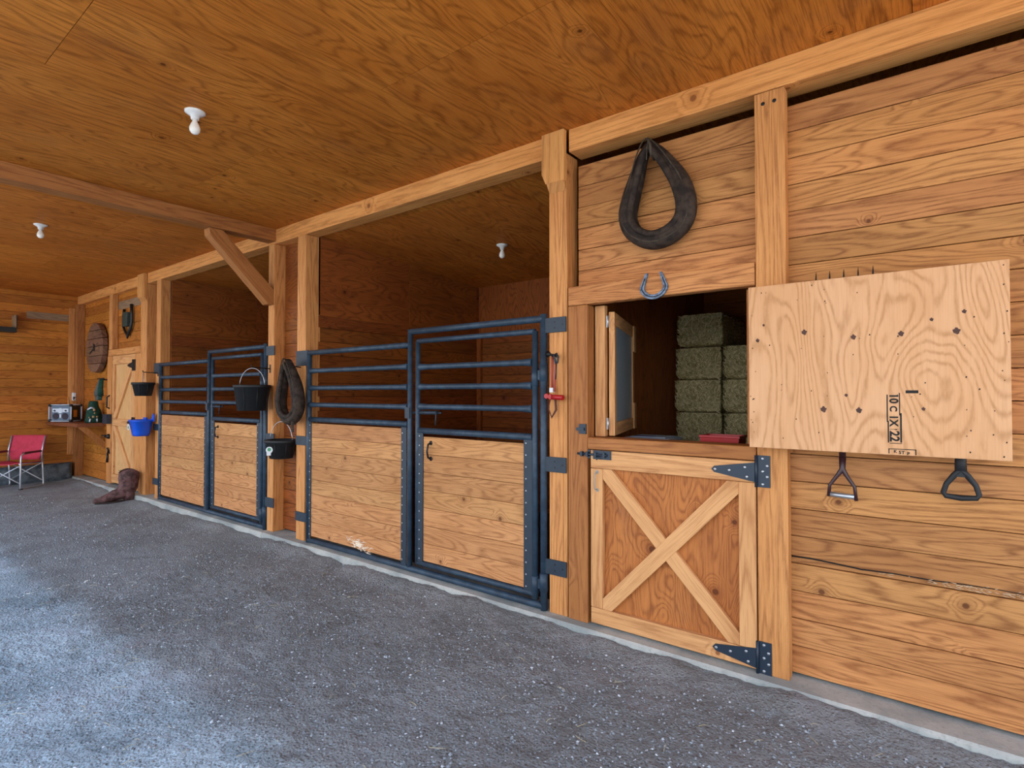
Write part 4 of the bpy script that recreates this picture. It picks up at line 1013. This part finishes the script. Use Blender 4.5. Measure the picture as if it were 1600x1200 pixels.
# galvanised trough
t = thing('stock_trough', (-12.085, -.80, gz(-12)), 'low galvanised ribbed stock trough along the end wall behind the camping chair', 'trough')
m = MB(); g0 = []; 
def obl(rx, ry, z, n=40):
    out = []
    for k in range(n):
        a = k / n * 6.28318; cy = math.sin(a); yy = (ry - rx) * (1 if cy > 0 else -1); out.append((rx * math.cos(a), yy + rx * math.sin(a), z))
    return out
prof = [(.07, 0), (.085, .02)] + [(.09 + (.005 if i % 2 else 0), .04 + i * .02) for i in range(11)] + [(.10, .27), (.107, .28), (.10, .29), (.085, .285), (.07, .03)]
m.loft([obl(r_, .72 + r_ - .09, z) for r_, z in prof]); m.build('tub', M['galv'], t, world=False)
# camping chair
t = thing('camping_chair', (-11.60, -.93, gz(-11.6) + .004), 'red canvas folding camping chair with aluminium frame in front of the trough', 'chair', None, R(42)); t.scale = (.95, .9, .92)
# local: chair faces -y, width x +-.27, depth y
hw = .27; A = 'alu'
def P(name, mat, fn): 
    m = MB(); fn(m); return m.build(name, M[mat], t, world=False)
for sx in (-1, 1):
    x = sx * hw
    P('side_frame', A, lambda m: m.tube([(x, .23, .50), (x, .25, .30), (x, .27, .05), (x, .262, .014), (x, .24, .012), (x, -.22, .012), (x, -.245, .018), (x, -.25, .05), (x, -.245, .52), (x, -.235, .575), (x, -.20, .60), (x, .18, .62)], .0125, 8))
    P('back_post', A, lambda m: m.tube([(x, .23, .44), (x, .225, .62), (x, .30, .88)], .0125, 8))
    P('armrest', 'darkred', lambda m: m.box((x - .022, -.19, .603), (x + .022, .19, .635)))
P('cross_leg', A, lambda m: m.tube([(-hw, -.235, .10), (hw, -.235, .42)], .010, 8)); P('cross_leg', A, lambda m: m.tube([(hw, -.245, .10), (-hw, -.245, .42)], .010, 8))
P('cross_leg', A, lambda m: m.tube([(-hw, .25, .10), (hw, .25, .42)], .010, 8)); P('cross_leg', A, lambda m: m.tube([(hw, .24, .10), (-hw, .24, .42)], .010, 8))
P('seat_rail', A, lambda m: (m.tube([(-.25, -.25, .44), (-.25, .24, .42)], .011, 8), m.tube([(.25, -.25, .44), (.25, .24, .42)], .011, 8)))
def sheet(m, rows, th):
    a = [[Vector(p) for p in r_] for r_ in rows]; n = len(rows[0]); top = [[m.vert(p) for p in r_] for r_ in a]; bot = [[m.vert(p + Vector(th)) for p in r_] for r_ in a]
    for G, fl in ((top, 0), (bot, 1)):
        for i in range(len(G) - 1):
            for k in range(n - 1):
                f = [G[i][k], G[i][k + 1], G[i + 1][k + 1], G[i + 1][k]]; m.face(f[::-1] if fl else f, [(0, 0)] * 4, 0, True)
    E_ = [(i, 0) for i in range(len(a))] + [(len(a) - 1, k) for k in range(1, n)] + [(i, n - 1) for i in range(len(a) - 2, -1, -1)] + [(0, k) for k in range(n - 2, 0, -1)]
    for q in range(len(E_)):
        i, k = E_[q]; j, l = E_[(q + 1) % len(E_)]; m.face([top[i][k], top[j][l], bot[j][l], bot[i][k]], [(0, 0)] * 4)
P('seat', 'pink', lambda m: sheet(m, [[(-.27 + .54 * k / 8, -.27 + .52 * i / 6, .465 - .02 * i / 6 - .03 * math.sin(k / 8 * 3.14)) for k in range(9)] for i in range(7)], (0, 0, -.012)))
P('backrest', 'pink', lambda m: sheet(m, [[((-.285 + .57 * k / 8) * (1 if i > 1 else (.78 if i == 0 else .84)), .225 + .03 * math.sin(k / 8 * 3.14) + max(0, i - 2) / 5 * .085, .46 + .43 * i / 7) for k in range(9)] for i in range(8)], (0, .014, 0)))
P('foot_cap', 'rubber', lambda m: [m.box((sx * hw - .016, -.262, -.004), (sx * hw + .016, -.21, .022)) for sx in (-1, 1)])
# boot
t = thing('cowboy_boot', (-9.14, -.12, gz(-9.1) - .0), 'tall worn brown leather cowboy boot standing on the gravel by the far left posts', 'boot', None, R(-12))
# local: toe towards -y
rg = []
secs = [  # centre y, z, half length(y), half width(x), tilt
    (-.435, .040, .022, .02, 84), (-.42, .048, .034, .038, 80), (-.37, .056, .043, .052, 78), (-.31, .066, .052, .060, 72), (-.25, .082, .066, .062, 64), (-.19, .104, .088, .062, 52), (-.13, .122, .108, .064, 36),
    (-.075, .150, .120, .070, 20), (-.045, .19, .122, .076, 8), (-.035, .235, .120, .082, 2), (-.03, .285, .122, .088, 0), (-.03, .335, .126, .092, 0), (-.028, .39, .128, .097, 2), (-.025, .45, .132, .102, 4)]
for i, (cy, cz, hl, hw_, ti) in enumerate(secs):
    r_ = []
    wr = .006 * math.sin(i * 2.4)
    for k in range(24):
        a = k / 24 * 6.28318; yl = (hl + wr) * math.cos(a); xl = (hw_ + wr) * math.sin(a)
        tr = R(ti); wob = .004 * math.sin(3 * a + i * 1.9)
        zz = cz - (yl + wob) * math.sin(tr)
        if i == len(secs) - 1: zz -= .03 * math.cos(a * 2)
        if i < 7: zz = max(.022, zz)
        r_.append((xl + wob, cy + yl * math.cos(tr), zz))
    rg.append(r_)
rg2 = [[(p[0] * .9, p[1] * .9 - .002, p[2] - .015) for p in rg[-1]], [(p[0] * .8, p[1] * .8 - .002, p[2] - .14) for p in rg[-1]]]
m = MB(); m.loft(rg + rg2); o = m.build('leather_upper', M['boot'], t, world=False); s_ = o.modifiers.new('sub', 'SUBSURF'); s_.levels = 1; s_.render_levels = 2
m = MB(); pl = []
for k in range(20):
    a = k / 20 * 6.28318; pl.append((.052 * math.sin(a) * (1 if math.cos(a) < 0 else .8), -.19 - .225 * -math.cos(a) * -1))
m.prism([(.052 * math.sin(k / 20 * 6.283), -.20 + .22 * math.cos(k / 20 * 6.283)) for k in range(20)], 'XY', .008, .026); m.prism([(.052 * math.sin(k / 16 * 6.283), -.022 + .055 * math.cos(k / 16 * 6.283)) for k in range(16)], 'XY', 0, .04)
m.build('sole', M['sole'], t, world=False)
m = MB(); m.tube([(0, -.03, .03), (0, -.028, .08), (0, -.03, .14), (0, -.035, .2)], [.062, .066, .072, .074], 20); m.build('heel_counter', M['boot'], t, world=False)
m = MB(); m.tube([(-.095, -.05, .46), (-.085, -.11, .45), (-.03, -.155, .445), (.03, -.155, .445)], .006, 6); m.build('top_piping', M['straw'], t, world=False)
